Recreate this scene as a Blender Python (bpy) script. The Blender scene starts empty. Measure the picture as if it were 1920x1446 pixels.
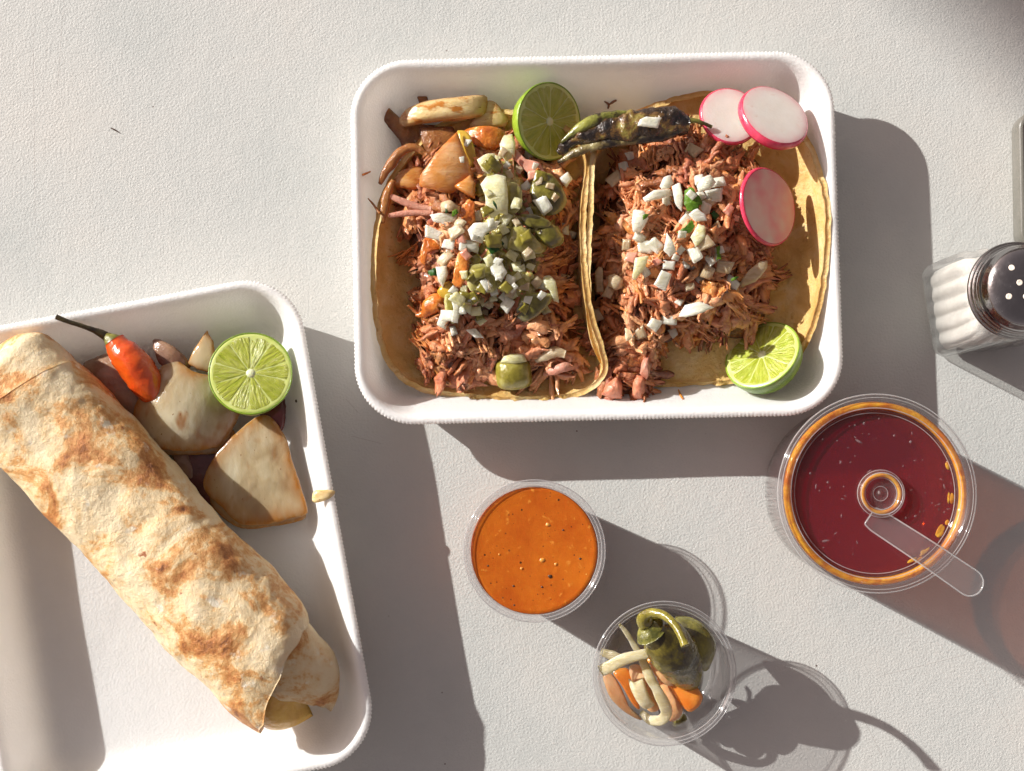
import bpy, bmesh, math, random
import numpy as np
from mathutils import Vector, Matrix
from mathutils.bvhtree import BVHTree

random.seed(7)
RNG = np.random.default_rng(11)
SC = bpy.context.scene
COL = SC.collection
CM = 0.01                                   # everything below is measured in centimetres

# ------------------------------------------------------------------ camera, sky, sun, exposure
CAM_H = 75.0                                # cm above the table
FPX = 2941.0                                # focal length in pixels of the 1920 px wide photograph
TILT = math.atan(157.0 / FPX)
cam_d = bpy.data.cameras.new('camera')
cam = bpy.data.objects.new('camera', cam_d)
COL.objects.link(cam)
cam.location = (0, 0, CAM_H * CM)
cam.rotation_euler = (TILT, 0, 0)
cam_d.sensor_width = 36.0
cam_d.lens = 36.0 * FPX / 1920.0
cam_d.clip_start = 0.01
cam_d.clip_end = 60.0
SC.camera = cam

SUN_EL = math.radians(25.5)
SHADOW_DIR = math.radians(-27.7)            # direction in which shadows fall on the table
to_sun = Vector((-math.cos(SHADOW_DIR) * math.cos(SUN_EL), -math.sin(SHADOW_DIR) * math.cos(SUN_EL), math.sin(SUN_EL)))
world = bpy.data.worlds.new('World')
SC.world = world
world.use_nodes = True
wn = world.node_tree.nodes
wl = world.node_tree.links
wn.clear()
sky = wn.new('ShaderNodeTexSky')
sky.sky_type = 'NISHITA'
sky.sun_disc = False
sky.sun_elevation = SUN_EL
sky.sun_rotation = math.atan2(to_sun.x, to_sun.y)
sky.air_density = 1.0
sky.dust_density = 3.0
sky.ozone_density = 0.3
hs = wn.new('ShaderNodeHueSaturation')
hs.inputs['Saturation'].default_value = 0.25
wb = wn.new('ShaderNodeMix')
wb.data_type = 'RGBA'
wb.blend_type = 'MULTIPLY'
wb.inputs[0].default_value = 1.0
wb.inputs[7].default_value = (1.0, 0.81, 0.765, 1)
bg = wn.new('ShaderNodeBackground')
bg.inputs['Strength'].default_value = 0.077
wo = wn.new('ShaderNodeOutputWorld')
wl.new(sky.outputs[0], hs.inputs['Color'])
wl.new(hs.outputs[0], wb.inputs[6])
wl.new(wb.outputs[2], bg.inputs['Color'])
wl.new(bg.outputs[0], wo.inputs['Surface'])

sun_d = bpy.data.lights.new('sun', 'SUN')
sun_d.energy = 4.4
sun_d.angle = math.radians(0.53)
sun_d.color = (1.0, 0.985, 0.94)
sun = bpy.data.objects.new('sun', sun_d)
COL.objects.link(sun)
sun.rotation_euler = to_sun.to_track_quat('Z', 'Y').to_euler()
sun.location = to_sun * 3

SC.view_settings.view_transform = 'Standard'
SC.view_settings.look = 'None'
SC.view_settings.gamma = 1.0
SC.view_settings.use_curve_mapping = False
SC.view_settings.exposure = 0.62
SC.render.engine = 'CYCLES'
SC.cycles.use_denoising = True
SC.cycles.use_adaptive_sampling = True
SC.cycles.adaptive_threshold = 0.025
SC.cycles.caustics_reflective = False
SC.cycles.caustics_refractive = False
SC.cycles.max_bounces = 8
SC.cycles.transparent_max_bounces = 24
SC.cycles.sample_clamp_indirect = 4.0

# ------------------------------------------------------------------ small numeric helpers
_ct, _st = math.cos(TILT), math.sin(TILT)


def ray(px, py):
    """direction from the lens through a point of the photograph"""
    x, y, z = (px - 960.0) / FPX, -(py - 723.0) / FPX, -1.0
    return np.array((x, y * _ct - z * _st, y * _st + z * _ct))


def P(px, py, z=0.0):
    """the place (cm) at height z that the photograph shows at (px, py)"""
    d = ray(px, py)
    t = (z - CAM_H) / d[2]
    return np.array((d[0] * t, d[1] * t, z))


def hash3(i, j, k):
    n = (i * 374761393 + j * 668265263 + k * 2147483647 + 1013904223) & 0xFFFFFFFF
    n = ((n ^ (n >> 13)) * 1274126177) & 0xFFFFFFFF
    n = ((n ^ (n >> 16)) * 2246822519) & 0xFFFFFFFF
    return ((n ^ (n >> 15)) & 0xFFFF) / 32767.5 - 1.0


def noise(p, f=1.0, octv=3, seed=0):
    """smooth noise in -1..1 for an array of points"""
    p = np.asarray(p, float) * f + seed * 17.31
    out = np.zeros(len(p))
    a, tot = 1.0, 0.0
    for o in range(octv):
        b = np.floor(p).astype(np.int64)
        t = p - b
        t = t * t * (3 - 2 * t)
        acc = 0.0
        for dx in (0, 1):
            for dy in (0, 1):
                for dz in (0, 1):
                    w = (t[:, 0] if dx else 1 - t[:, 0]) * (t[:, 1] if dy else 1 - t[:, 1]) * (t[:, 2] if dz else 1 - t[:, 2])
                    acc = acc + w * hash3(b[:, 0] + dx, b[:, 1] + dy, b[:, 2] + dz)
        out += a * acc
        tot += a
        a *= 0.5
        p = p * 2.03 + 5.7
    return out / tot


def smooth01(x):
    x = np.clip(x, 0, 1)
    return x * x * (3 - 2 * x)


def grid_faces(nu, nv, wu=False, wv=False, off=0):
    F = []
    for i in range(nu if wu else nu - 1):
        for j in range(nv if wv else nv - 1):
            a, b = i, (i + 1) % nu
            c, d = j, (j + 1) % nv
            F.append((off + a * nv + c, off + b * nv + c, off + b * nv + d, off + a * nv + d))
    return F


def resample(pts, n, closed=True, soft=1):
    """curve through points, even steps, n samples"""
    pts = np.asarray(pts, float)
    m = len(pts)
    out = []
    segs = m if closed else m - 1
    for i in range(segs):
        p1, p2 = pts[i], pts[(i + 1) % m]
        p0 = pts[(i - 1) % m] if (closed or i > 0) else 2 * p1 - p2
        p3 = pts[(i + 2) % m] if (closed or i + 2 < m) else 2 * p2 - p1
        for t in np.linspace(0, 1, 16, endpoint=False):
            if soft:
                out.append(0.5 * ((2 * p1) + (-p0 + p2) * t + (2 * p0 - 5 * p1 + 4 * p2 - p3) * t * t + (-p0 + 3 * p1 - 3 * p2 + p3) * t ** 3))
            else:
                out.append(p1 * (1 - t) + p2 * t)
    if not closed:
        out.append(pts[-1])
    out = np.array(out)
    q = np.vstack([out, out[:1]]) if closed else out
    s = np.concatenate([[0], np.cumsum(np.linalg.norm(np.diff(q, axis=0), axis=1))])
    u = np.linspace(0, s[-1], n, endpoint=not closed)
    return np.stack([np.interp(u, s, q[:, k]) for k in range(q.shape[1])], 1)


def normals_of(V, F):
    N = np.zeros_like(V)
    for f in F:
        a, b, c = V[f[0]], V[f[1]], V[f[2]]
        n = np.cross(b - a, c - a)
        for i in f:
            N[i] += n
    l = np.linalg.norm(N, axis=1)
    return N / np.maximum(l, 1e-9)[:, None]


# ------------------------------------------------------------------ objects
ORG = {}
SOLID = []                                   # what food can rest on


def mk(name, V, F, mat, parent=None, label=None, cat=None, group=None, kind=None, origin=None, smooth=True,
       solid=False, col=None, mesh=None, rot=None):
    V = np.asarray(V, float)
    if origin is None:
        origin = np.array((V[:, 0].mean(), V[:, 1].mean(), V[:, 2].min()))
    origin = np.asarray(origin, float)
    me = bpy.data.meshes.new(name)
    me.from_pydata(((V - origin) * CM).tolist(), [], [tuple(int(i) for i in f) for f in F])
    if smooth:
        me.polygons.foreach_set('use_smooth', [True] * len(me.polygons))
    if col is not None:
        at = me.color_attributes.new('tone', 'FLOAT_COLOR', 'POINT')
        at.data.foreach_set('color', np.hstack([col, np.ones((len(col), 1))]).ravel())
    me.materials.append(mat)
    me.update()
    o = bpy.data.objects.new(name, me)
    COL.objects.link(o)
    place(o, origin, parent)
    tag(o, label, cat, group, kind)
    if solid:
        SOLID.append(BVHTree.FromPolygons([tuple(v) for v in V], [tuple(int(i) for i in f) for f in F]))
    return o


def place(o, origin, parent=None):
    origin = np.asarray(origin, float)
    ORG[o.name] = origin
    if parent is not None:
        o.parent = parent
        o.location = Vector((origin - ORG[parent.name]) * CM)
    else:
        o.location = Vector(origin * CM)


def tag(o, label=None, cat=None, group=None, kind=None):
    if label:
        o['label'] = label
    if cat:
        o['category'] = cat
    if group:
        o['group'] = group
    if kind:
        o['kind'] = kind
    return o


def root(name, origin, label, cat, group=None):
    o = bpy.data.objects.new(name, None)
    o.empty_display_size = 0.01
    COL.objects.link(o)
    place(o, origin)
    return tag(o, label, cat, group)


def drop(x, y, top=20.0, default=0.35):
    """height and slope of whatever lies highest at (x, y)"""
    best, bn = default, Vector((0, 0, 1))
    for b in SOLID:
        h = b.ray_cast(Vector((x, y, top)), Vector((0, 0, -1)))
        if h[0] is not None and h[0].z > best:
            best, bn = h[0].z, h[1]
    if bn.z < 0:
        bn = -bn
    return best, bn


def at(px, py):
    """the surface point the photograph shows at (px, py)"""
    z = 1.0
    for _ in range(6):
        p = P(px, py, z)
        z2, n = drop(p[0], p[1])
        if abs(z2 - z) < 0.01:
            break
        z = z2
    p = P(px, py, z)
    return p, n


# ------------------------------------------------------------------ shape builders (cm, world)
def tube(path, rad, sides=12, n=24, up=(0, 0, 1), namp=0.0, nf=1.0, seed=0, caps=True, flat=1.0, soft=1):
    path = resample(np.asarray(path, float), n, closed=False, soft=soft)
    rad = np.asarray(rad, float)
    r = np.interp(np.linspace(0, 1, n), np.linspace(0, 1, len(rad)), rad)
    T = np.gradient(path, axis=0)
    T /= np.linalg.norm(T, axis=1)[:, None]
    V = []
    up = np.asarray(up, float)
    for i in range(n):
        s = np.cross(T[i], up)
        if np.linalg.norm(s) < 1e-3:
            s = np.cross(T[i], (1, 0, 0))
        s /= np.linalg.norm(s)
        w = np.cross(s, T[i])
        for k in range(sides):
            a = 2 * math.pi * k / sides
            V.append(path[i] + r[i] * (math.cos(a) * s + flat * math.sin(a) * w))
    V = np.array(V)
    if namp:
        c = np.repeat(path, sides, 0)
        d = V - c
        l = np.maximum(np.linalg.norm(d, axis=1), 1e-6)[:, None]
        V = V + d / l * (noise(V, nf, 3, seed) * namp * np.minimum(1, l[:, 0] / (np.max(r) * 0.3)))[:, None]
    F = grid_faces(n, sides, False, True)
    if caps:
        a, b = len(V), len(V) + 1
        V = np.vstack([V, path[0] - T[0] * r[0] * 0.25, path[-1] + T[-1] * r[-1] * 0.25])
        for k in range(sides):
            k2 = (k + 1) % sides
            F.append((a, k2, k))
            F.append((b, (n - 1) * sides + k, (n - 1) * sides + k2))
    F = [tuple(reversed(f)) for f in F]
    return V, F


def lathe(prof, cx, cy, seg=96, closed=False):
    prof = np.asarray(prof, float)
    V = []
    for k in range(seg):
        a = 2 * math.pi * k / seg
        for r, z in prof:
            V.append((cx + r * math.cos(a), cy + r * math.sin(a), z))
    V = np.array(V)
    m = len(prof)
    F = grid_faces(seg, m, True, closed)
    return V, F


LAST = {}


def slab(outline, z, th=0.2, dome=0.0, n=56, rings=9, tilt=(0, 0), namp=0.0, nf=1.0, seed=0, soft=1, edge=4, world_pts=False, curl=0.0, curl_dir=(1, 0), zfun=None, rag=0.0):
    """a piece with the outline seen in the photograph, lying at height z, with thickness, bulge, tilt and curl"""
    if world_pts:
        O = np.asarray(outline, float)
    else:
        O = np.array([P(a, b, z)[:2] for a, b in outline])
    O = resample(O, n, True, soft)
    if np.sum(O[:, 0] * np.roll(O[:, 1], -1) - np.roll(O[:, 0], -1) * O[:, 1]) < 0:
        O = O[::-1]
    c = O.mean(0)
    size = np.linalg.norm(O - c, axis=1).max()
    if rag:
        d = O - c
        O = c + d * (1 + rag / max(size, .2) * (noise(np.column_stack([O, np.zeros(n)]), 2.2, 3, seed + 9) + .6 * noise(np.column_stack([O, np.zeros(n)]), 6.0, 2, seed + 2)))[:, None]
    top, bot = [], []
    for k in range(rings):
        q = k / (rings - 1)
        q = 1 - (1 - q) ** 1.5
        xy = c + (O - c) * q
        e = (1 - q ** edge) ** 0.5 if q < 1 else 0.0
        d = xy - c
        zz = z + dome * (1 - (d * d).sum(1) / size ** 2 * 1.3) + d[:, 0] * tilt[0] + d[:, 1] * tilt[1]
        if curl:
            u = (d[:, 0] * curl_dir[0] + d[:, 1] * curl_dir[1]) / size
            zz = zz + curl * u * u
        if zfun is not None:
            zz = zz + zfun(xy)
        top.append(np.column_stack([xy, zz + th * 0.5 * e]))
        bot.append(np.column_stack([xy, zz - th * 0.5 * e]))
    top = np.array(top)
    bot = np.array(bot)
    V = np.vstack([top.reshape(-1, 3), bot.reshape(-1, 3)])
    qq = 1 - (1 - np.repeat(np.linspace(0, 1, rings), n)) ** 1.5
    LAST['rim'] = np.tile((qq ** 5)[:, None], (2, 3))
    if namp:
        nz = noise(np.column_stack([V[:, :2], np.zeros(len(V))]), nf, 3, seed) * namp
        V[:, 2] += nz
        V[:, :2] += np.column_stack([noise(V, nf, 2, seed + 3), noise(V, nf, 2, seed + 5)]) * namp * 0.6
    F = grid_faces(rings, n, False, True)
    off = rings * n
    F += [tuple(reversed(f)) for f in grid_faces(rings, n, False, True, off)]
    F += [((rings - 1) * n + i, off + (rings - 1) * n + i, off + (rings - 1) * n + (i + 1) % n, (rings - 1) * n + (i + 1) % n) for i in range(n)]
    return V, F


def thicken(V, F, nu, nv, wu, wv, th):
    N = normals_of(V, F)
    m = len(V)
    W = np.vstack([V, V - N * th])
    G = list(F) + [tuple(reversed([i + m for i in f])) for f in F]
    # borders of the grid
    if not wv:
        for j, flip in ((0, False), (nv - 1, True)):
            for i in range(nu if wu else nu - 1):
                a, b = i * nv + j, ((i + 1) % nu) * nv + j
                q = (a, a + m, b + m, b)
                G.append(tuple(reversed(q)) if not flip else q)
    if not wu:
        for i, flip in ((0, True), (nu - 1, False)):
            for j in range(nv if wv else nv - 1):
                a, b = i * nv + j, i * nv + (j + 1) % nv
                q = (a, a + m, b + m, b)
                G.append(tuple(reversed(q)) if not flip else q)
    return W, G


# ------------------------------------------------------------------ materials
def new_mat(name):
    m = bpy.data.materials.new(name)
    m.use_nodes = True
    nt = m.node_tree
    nt.nodes.clear()
    out = nt.nodes.new('ShaderNodeOutputMaterial')
    return m, nt, out


def N(nt, t, **kw):
    n = nt.nodes.new(t)
    for k, v in kw.items():
        if k.startswith('_'):
            setattr(n, k[1:], v)
        else:
            n.inputs[k.replace('__', ' ')].default_value = v
    return n


def ramp(nt, stops, src=None, interp='LINEAR'):
    r = nt.nodes.new('ShaderNodeValToRGB')
    r.color_ramp.interpolation = interp
    e = r.color_ramp.elements
    while len(e) < len(stops):
        e.new(0.5)
    for i, (p, c) in enumerate(stops):
        e[i].position = p
        e[i].color = (c[0], c[1], c[2], 1)
    if src is not None:
        nt.links.new(src, r.inputs[0])
    return r


def coords(nt, stretch=(1, 1, 1), rnd=True):
    tc = nt.nodes.new('ShaderNodeTexCoord')
    mp = N(nt, 'ShaderNodeMapping')
    mp.inputs['Scale'].default_value = (100 * stretch[0], 100 * stretch[1], 100 * stretch[2])   # back to centimetres
    nt.links.new(tc.outputs['Object'], mp.inputs['Vector'])
    if rnd:
        oi = nt.nodes.new('ShaderNodeObjectInfo')
        ad = N(nt, 'ShaderNodeVectorMath', _operation='ADD')
        sc = N(nt, 'ShaderNodeVectorMath', _operation='SCALE')
        sc.inputs[0].default_value = (37.0, 51.0, 23.0)
        nt.links.new(oi.outputs['Random'], sc.inputs['Scale'])
        nt.links.new(mp.outputs[0], ad.inputs[0])
        nt.links.new(sc.outputs[0], ad.inputs[1])
        return ad.outputs[0]
    return mp.outputs[0]


def noise_tex(nt, vec, scale, detail=4.0, rough=0.55, dist=0.0):
    t = N(nt, 'ShaderNodeTexNoise', Scale=scale, Detail=detail, Roughness=rough, Distortion=dist)
    nt.links.new(vec, t.inputs['Vector'])
    return t.outputs['Fac']


def mix_col(nt, fac, a, b, mode='MIX'):
    m = nt.nodes.new('ShaderNodeMix')
    m.data_type = 'RGBA'
    m.blend_type = mode
    for s, v in ((0, fac), (6, a), (7, b)):
        if hasattr(v, 'is_linked') or hasattr(v, 'links'):
            nt.links.new(v, m.inputs[s])
        elif s == 0:
            m.inputs[0].default_value = v
        else:
            m.inputs[s].default_value = (v[0], v[1], v[2], 1)
    return m.outputs[2]


def bump(nt, h, dist, strength=1.0, prev=None):
    b = N(nt, 'ShaderNodeBump', Strength=strength, Distance=dist * CM)
    nt.links.new(h, b.inputs['Height'])
    if prev is not None:
        nt.links.new(prev, b.inputs['Normal'])
    return b.outputs[0]


def principled(nt, out, col, rough=0.5, normal=None, sss=0.0, rad=0.3, sss_col=(1, 0.5, 0.3), coat=0.0, coat_rough=0.1, spec=0.5, metal=0.0, trans=0.0, ior=1.45):
    b = nt.nodes.new('ShaderNodeBsdfPrincipled')
    if hasattr(col, 'links'):
        nt.links.new(col, b.inputs['Base Color'])
    else:
        b.inputs['Base Color'].default_value = (col[0], col[1], col[2], 1)
    if hasattr(rough, 'links'):
        nt.links.new(rough, b.inputs['Roughness'])
    else:
        b.inputs['Roughness'].default_value = rough
    b.inputs['Subsurface Weight'].default_value = sss
    b.inputs['Subsurface Radius'].default_value = sss_col
    b.inputs['Subsurface Scale'].default_value = rad * CM
    b.inputs['Coat Weight'].default_value = coat
    b.inputs['Coat Roughness'].default_value = coat_rough
    b.inputs['Specular IOR Level'].default_value = spec
    b.inputs['Metallic'].default_value = metal
    b.inputs['Transmission Weight'].default_value = trans
    b.inputs['IOR'].default_value = ior
    if normal is not None:
        nt.links.new(normal, b.inputs['Normal'])
        nt.links.new(normal, b.inputs['Coat Normal'])
    if out is not None:
        nt.links.new(b.outputs[0], out.inputs['Surface'])
    return b


def food(name, stops, scale=1.0, detail=5.0, dist=0.0, rough=0.45, bscale=6.0, bdist=0.03, sss=0.15, rad=0.2, sss_col=(1, 0.6, 0.35),
         coat=0.0, coat_rough=0.15, spec=0.5, stretch=(1, 1, 1), spots=None, bstrength=1.0, tone=None, trl=0.0, rim=None, vary=None):
    """organic surface: blotchy colour, fine relief, some light carried inside, optional wet film and spots"""
    m, nt, out = new_mat(name)
    v = coords(nt, stretch)
    c = ramp(nt, stops, noise_tex(nt, v, scale, detail, 0.6, dist)).outputs[0]
    if spots:
        for (sscale, lo, hi, scol) in spots:
            f = ramp(nt, [(lo, (0, 0, 0)), (hi, (1, 1, 1))], noise_tex(nt, v, sscale, 3.0, 0.6)).outputs[0]
            c = mix_col(nt, f, c, scol)
    if vary:
        oi = nt.nodes.new('ShaderNodeObjectInfo')
        c = mix_col(nt, oi.outputs['Random'], c, vary)
    if rim:
        a = N(nt, 'ShaderNodeAttribute')
        a.attribute_name = 'tone'
        rm = N(nt, 'ShaderNodeMath', _operation='MULTIPLY')
        nt.links.new(a.outputs['Fac'], rm.inputs[0])
        nt.links.new(noise_tex(nt, v, 1.6, 4.0, 0.6), rm.inputs[1])
        rm.use_clamp = True
        r2 = N(nt, 'ShaderNodeMath', _operation='MULTIPLY')
        r2.use_clamp = True
        nt.links.new(rm.outputs[0], r2.inputs[0])
        r2.inputs[1].default_value = rim[1]
        c = mix_col(nt, r2.outputs[0], c, rim[0])
    if tone:
        a = N(nt, 'ShaderNodeAttribute')
        a.attribute_name = 'tone'
        c = mix_col(nt, tone, c, a.outputs['Color'])
    nb = bump(nt, noise_tex(nt, v, bscale, 4.0, 0.6), bdist, bstrength)
    b = principled(nt, out, c, rough, nb, sss, rad, sss_col, coat, coat_rough, spec)
    if trl:
        t = N(nt, 'ShaderNodeBsdfTranslucent')
        nt.links.new(c, t.inputs['Color'])
        mx = N(nt, 'ShaderNodeMixShader', Fac=trl)
        nt.links.new(b.outputs[0], mx.inputs[1])
        nt.links.new(t.outputs[0], mx.inputs[2])
        nt.links.new(mx.outputs[0], out.inputs['Surface'])
    return m


def clear_plastic(name, tint=(0.93, 0.93, 0.93), haze=0.06, rough=0.04, ior=1.5, bdist=0.0, bscale=3.0, bend=0.0):
    """thin clear plastic or glass wall: passes light, mirrors at grazing angles, a little haze"""
    m, nt, out = new_mat(name)
    tr = N(nt, 'ShaderNodeBsdfTransparent')
    tr.inputs['Color'].default_value = (*tint, 1)
    gl = N(nt, 'ShaderNodeBsdfGlossy', Roughness=rough)
    df = N(nt, 'ShaderNodeBsdfTranslucent')
    df.inputs['Color'].default_value = (0.9, 0.9, 0.9, 1)
    d2 = N(nt, 'ShaderNodeBsdfDiffuse')
    d2.inputs['Color'].default_value = (0.85, 0.85, 0.85, 1)
    lw = N(nt, 'ShaderNodeLayerWeight', Blend=0.5)
    pw = N(nt, 'ShaderNodeMath', _operation='POWER')
    nt.links.new(lw.outputs['Facing'], pw.inputs[0])
    pw.inputs[1].default_value = 4.0
    fr = N(nt, 'ShaderNodeMath', _operation='MULTIPLY_ADD')
    nt.links.new(pw.outputs[0], fr.inputs[0])
    fr.inputs[1].default_value = 0.7
    fr.inputs[2].default_value = 0.04
    mh = N(nt, 'ShaderNodeMixShader', Fac=0.5)
    nt.links.new(df.outputs[0], mh.inputs[1])
    nt.links.new(d2.outputs[0], mh.inputs[2])
    m1 = N(nt, 'ShaderNodeMixShader', Fac=haze)
    if bend:
        rf = N(nt, 'ShaderNodeBsdfRefraction', Roughness=0.0, IOR=1.12)
        rf.inputs['Color'].default_value = (*tint, 1)
        mb = N(nt, 'ShaderNodeMixShader', Fac=bend)
        nt.links.new(tr.outputs[0], mb.inputs[1])
        nt.links.new(rf.outputs[0], mb.inputs[2])
        tr = mb
    nt.links.new(tr.outputs[0], m1.inputs[1])
    nt.links.new(mh.outputs[0], m1.inputs[2])
    m2 = N(nt, 'ShaderNodeMixShader')
    nt.links.new(fr.outputs[0], m2.inputs[0])
    nt.links.new(m1.outputs[0], m2.inputs[1])
    nt.links.new(gl.outputs[0], m2.inputs[2])
    if bdist:
        nb = bump(nt, noise_tex(nt, coords(nt), bscale, 3.0), bdist)
        for n in (gl, lw):
            nt.links.new(nb, n.inputs['Normal'])
    nt.links.new(m2.outputs[0], out.inputs['Surface'])
    return m


M = {}


def build_materials():
    # table: painted top with orange-peel texture, specks and a few hairline scratches
    m, nt, out = new_mat('table_paint')
    v = coords(nt, rnd=False)
    base = ramp(nt, [(0.32, (0.47, 0.485, 0.468)), (0.5, (0.52, 0.525, 0.503)), (0.68, (0.55, 0.54, 0.508))], noise_tex(nt, v, 0.10, 6.0, 0.6)).outputs[0]
    vo = N(nt, 'ShaderNodeTexVoronoi', Scale=0.62)
    nt.links.new(v, vo.inputs['Vector'])
    wv = N(nt, 'ShaderNodeTexWhiteNoise')
    nt.links.new(vo.outputs['Color'], wv.inputs['Vector'])
    lim = N(nt, 'ShaderNodeMath', _operation='MULTIPLY')
    nt.links.new(wv.outputs['Value'], lim.inputs[0])
    lim.inputs[1].default_value = 0.034
    sp = N(nt, 'ShaderNodeMath', _operation='LESS_THAN')
    nt.links.new(vo.outputs['Distance'], sp.inputs[0])
    nt.links.new(lim.outputs[0], sp.inputs[1])
    base = mix_col(nt, sp.outputs[0], base, (0.16, 0.12, 0.11))
    sep = nt.nodes.new('ShaderNodeSeparateXYZ')
    nt.links.new(v, sep.inputs[0])
    scratch = None
    for (a, b) in (((1838, 1265), (1900, 1375)), ((1620, 1350), (1655, 1420)), ((1895, 285), (1820, 395)), ((1798, 430), (1778, 472)),
                   ((120, 0), (108, 160)), ((62, 60), (66, 420)), ((648, 748), (672, 774)), ((660, 818), (715, 832)), ((1650, 1268), (1810, 1228))):
        A, B = P(*a)[:2], P(*b)[:2]
        d = B - A
        L = float(np.linalg.norm(d))
        d = d / L
        def lin(kx, ky, k0):
            m1 = N(nt, 'ShaderNodeMath', _operation='MULTIPLY_ADD')
            nt.links.new(sep.outputs['X'], m1.inputs[0])
            m1.inputs[1].default_value = kx
            m1.inputs[2].default_value = k0
            m2 = N(nt, 'ShaderNodeMath', _operation='MULTIPLY_ADD')
            nt.links.new(sep.outputs['Y'], m2.inputs[0])
            m2.inputs[1].default_value = ky
            nt.links.new(m1.outputs[0], m2.inputs[2])
            return m2.outputs[0]
        along = lin(d[0], d[1], -float(A @ d) - L / 2)
        across = lin(-d[1], d[0], -float(A @ np.array((-d[1], d[0]))))
        ok = None
        for val, lim_ in ((along, L / 2), (across, 0.011)):
            ab = N(nt, 'ShaderNodeMath', _operation='ABSOLUTE')
            nt.links.new(val, ab.inputs[0])
            lt = N(nt, 'ShaderNodeMath', _operation='LESS_THAN')
            nt.links.new(ab.outputs[0], lt.inputs[0])
            lt.inputs[1].default_value = lim_
            if ok is None:
                ok = lt.outputs[0]
            else:
                mm = N(nt, 'ShaderNodeMath', _operation='MULTIPLY')
                nt.links.new(ok, mm.inputs[0])
                nt.links.new(lt.outputs[0], mm.inputs[1])
                ok = mm.outputs[0]
        if scratch is None:
            scratch = ok
        else:
            mm = N(nt, 'ShaderNodeMath', _operation='MAXIMUM')
            nt.links.new(scratch, mm.inputs[0])
            nt.links.new(ok, mm.inputs[1])
            scratch = mm.outputs[0]
    half = N(nt, 'ShaderNodeMath', _operation='MULTIPLY')
    nt.links.new(scratch, half.inputs[0])
    half.inputs[1].default_value = 0.55
    base = mix_col(nt, half.outputs[0], base, (0.30, 0.26, 0.24))
    b1 = bump(nt, noise_tex(nt, v, 9.0, 3.0, 0.55), 0.030, 1.0)
    b1 = bump(nt, noise_tex(nt, v, 1.6, 2.0, 0.5), 0.018, 1.0, b1)
    principled(nt, out, base, 0.55, b1, spec=0.35)
    M['table'] = m
    # foam tray
    m, nt, out = new_mat('foam')
    v = coords(nt)
    c = ramp(nt, [(0.35, (0.88, 0.88, 0.87)), (0.65, (0.92, 0.92, 0.91))], noise_tex(nt, v, 0.5, 4.0)).outputs[0]
    vo = N(nt, 'ShaderNodeTexVoronoi', Scale=9.0)
    nt.links.new(v, vo.inputs['Vector'])
    b1 = bump(nt, vo.outputs['Distance'], 0.012, 1.0)
    b1 = bump(nt, noise_tex(nt, v, 1.2, 3.0), 0.02, 1.0, b1)
    pb = principled(nt, None, c, 0.42, b1, 0.35, 0.6, (1, 0.97, 0.93), spec=0.4)
    tl = N(nt, 'ShaderNodeBsdfTranslucent')
    tl.inputs['Color'].default_value = (0.96, 0.92, 0.87, 1)
    mx = N(nt, 'ShaderNodeMixShader', Fac=0.28)
    nt.links.new(pb.outputs[0], mx.inputs[1])
    nt.links.new(tl.outputs[0], mx.inputs[2])
    nt.links.new(mx.outputs[0], out.inputs['Surface'])
    M['foam'] = m
    # flour tortilla of the burrito
    m, nt, out = new_mat('toasted_flour_tortilla')
    v = coords(nt)
    n1 = noise_tex(nt, v, 0.36, 8.0, 0.66, 0.7)
    n2 = noise_tex(nt, v, 2.2, 6.0, 0.72)
    ad = N(nt, 'ShaderNodeMath', _operation='MULTIPLY_ADD')
    nt.links.new(n2, ad.inputs[0])
    ad.inputs[1].default_value = 0.26
    nt.links.new(n1, ad.inputs[2])
    c = ramp(nt, [(0.54, (0.79, 0.65, 0.42)), (0.635, (0.75, 0.56, 0.31)), (0.685, (0.66, 0.36, 0.13)), (0.755, (0.48, 0.19, 0.05)), (0.83, (0.19, 0.065, 0.022))], ad.outputs[0]).outputs[0]
    c = mix_col(nt, ramp(nt, [(0.62, (0, 0, 0)), (0.70, (1, 1, 1))], noise_tex(nt, v, 0.9, 4.0)).outputs[0], c, (0.80, 0.72, 0.56))
    c = mix_col(nt, ramp(nt, [(0.70, (0, 0, 0)), (0.76, (1, 1, 1))], noise_tex(nt, v, 1.7, 3.0)).outputs[0], c, (0.36, 0.13, 0.05))
    b1 = bump(nt, noise_tex(nt, v, 4.5, 6.0, 0.72), 0.10, 1.0)
    vo = N(nt, 'ShaderNodeTexVoronoi', Scale=2.4)
    nt.links.new(v, vo.inputs['Vector'])
    b1 = bump(nt, vo.outputs['Distance'], 0.03, 0.8, b1)
    principled(nt, out, c, 0.5, b1, 0.12, 0.2, (1, 0.7, 0.4), spec=0.4, coat=0.12, coat_rough=0.3)
    M['flour'] = m
    M['corn'] = food('corn_tortilla', [(0.3, (0.60, 0.34, 0.09)), (0.5, (0.76, 0.51, 0.19)), (0.7, (0.86, 0.68, 0.37))], 0.55, 7, 0.4, rough=0.55, bscale=5, bdist=0.10, sss=0.25, rad=0.3, sss_col=(1, 0.55, 0.2), spots=[(3.2, 0.60, 0.72, (0.62, 0.37, 0.12)), (9.0, 0.69, 0.75, (0.28, 0.12, 0.04))], trl=0.22)
    M['meat'] = food('shredded_meat', [(0.32, (0.16, 0.04, 0.014)), (0.5, (0.54, 0.19, 0.07)), (0.68, (0.82, 0.43, 0.23))], 2.0, 6, 0.5, rough=0.4, bscale=7, bdist=0.08, sss=0.12, rad=0.15, sss_col=(1, 0.35, 0.2), coat=0.85, coat_rough=0.06, spec=0.3, tone=0.6)
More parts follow.
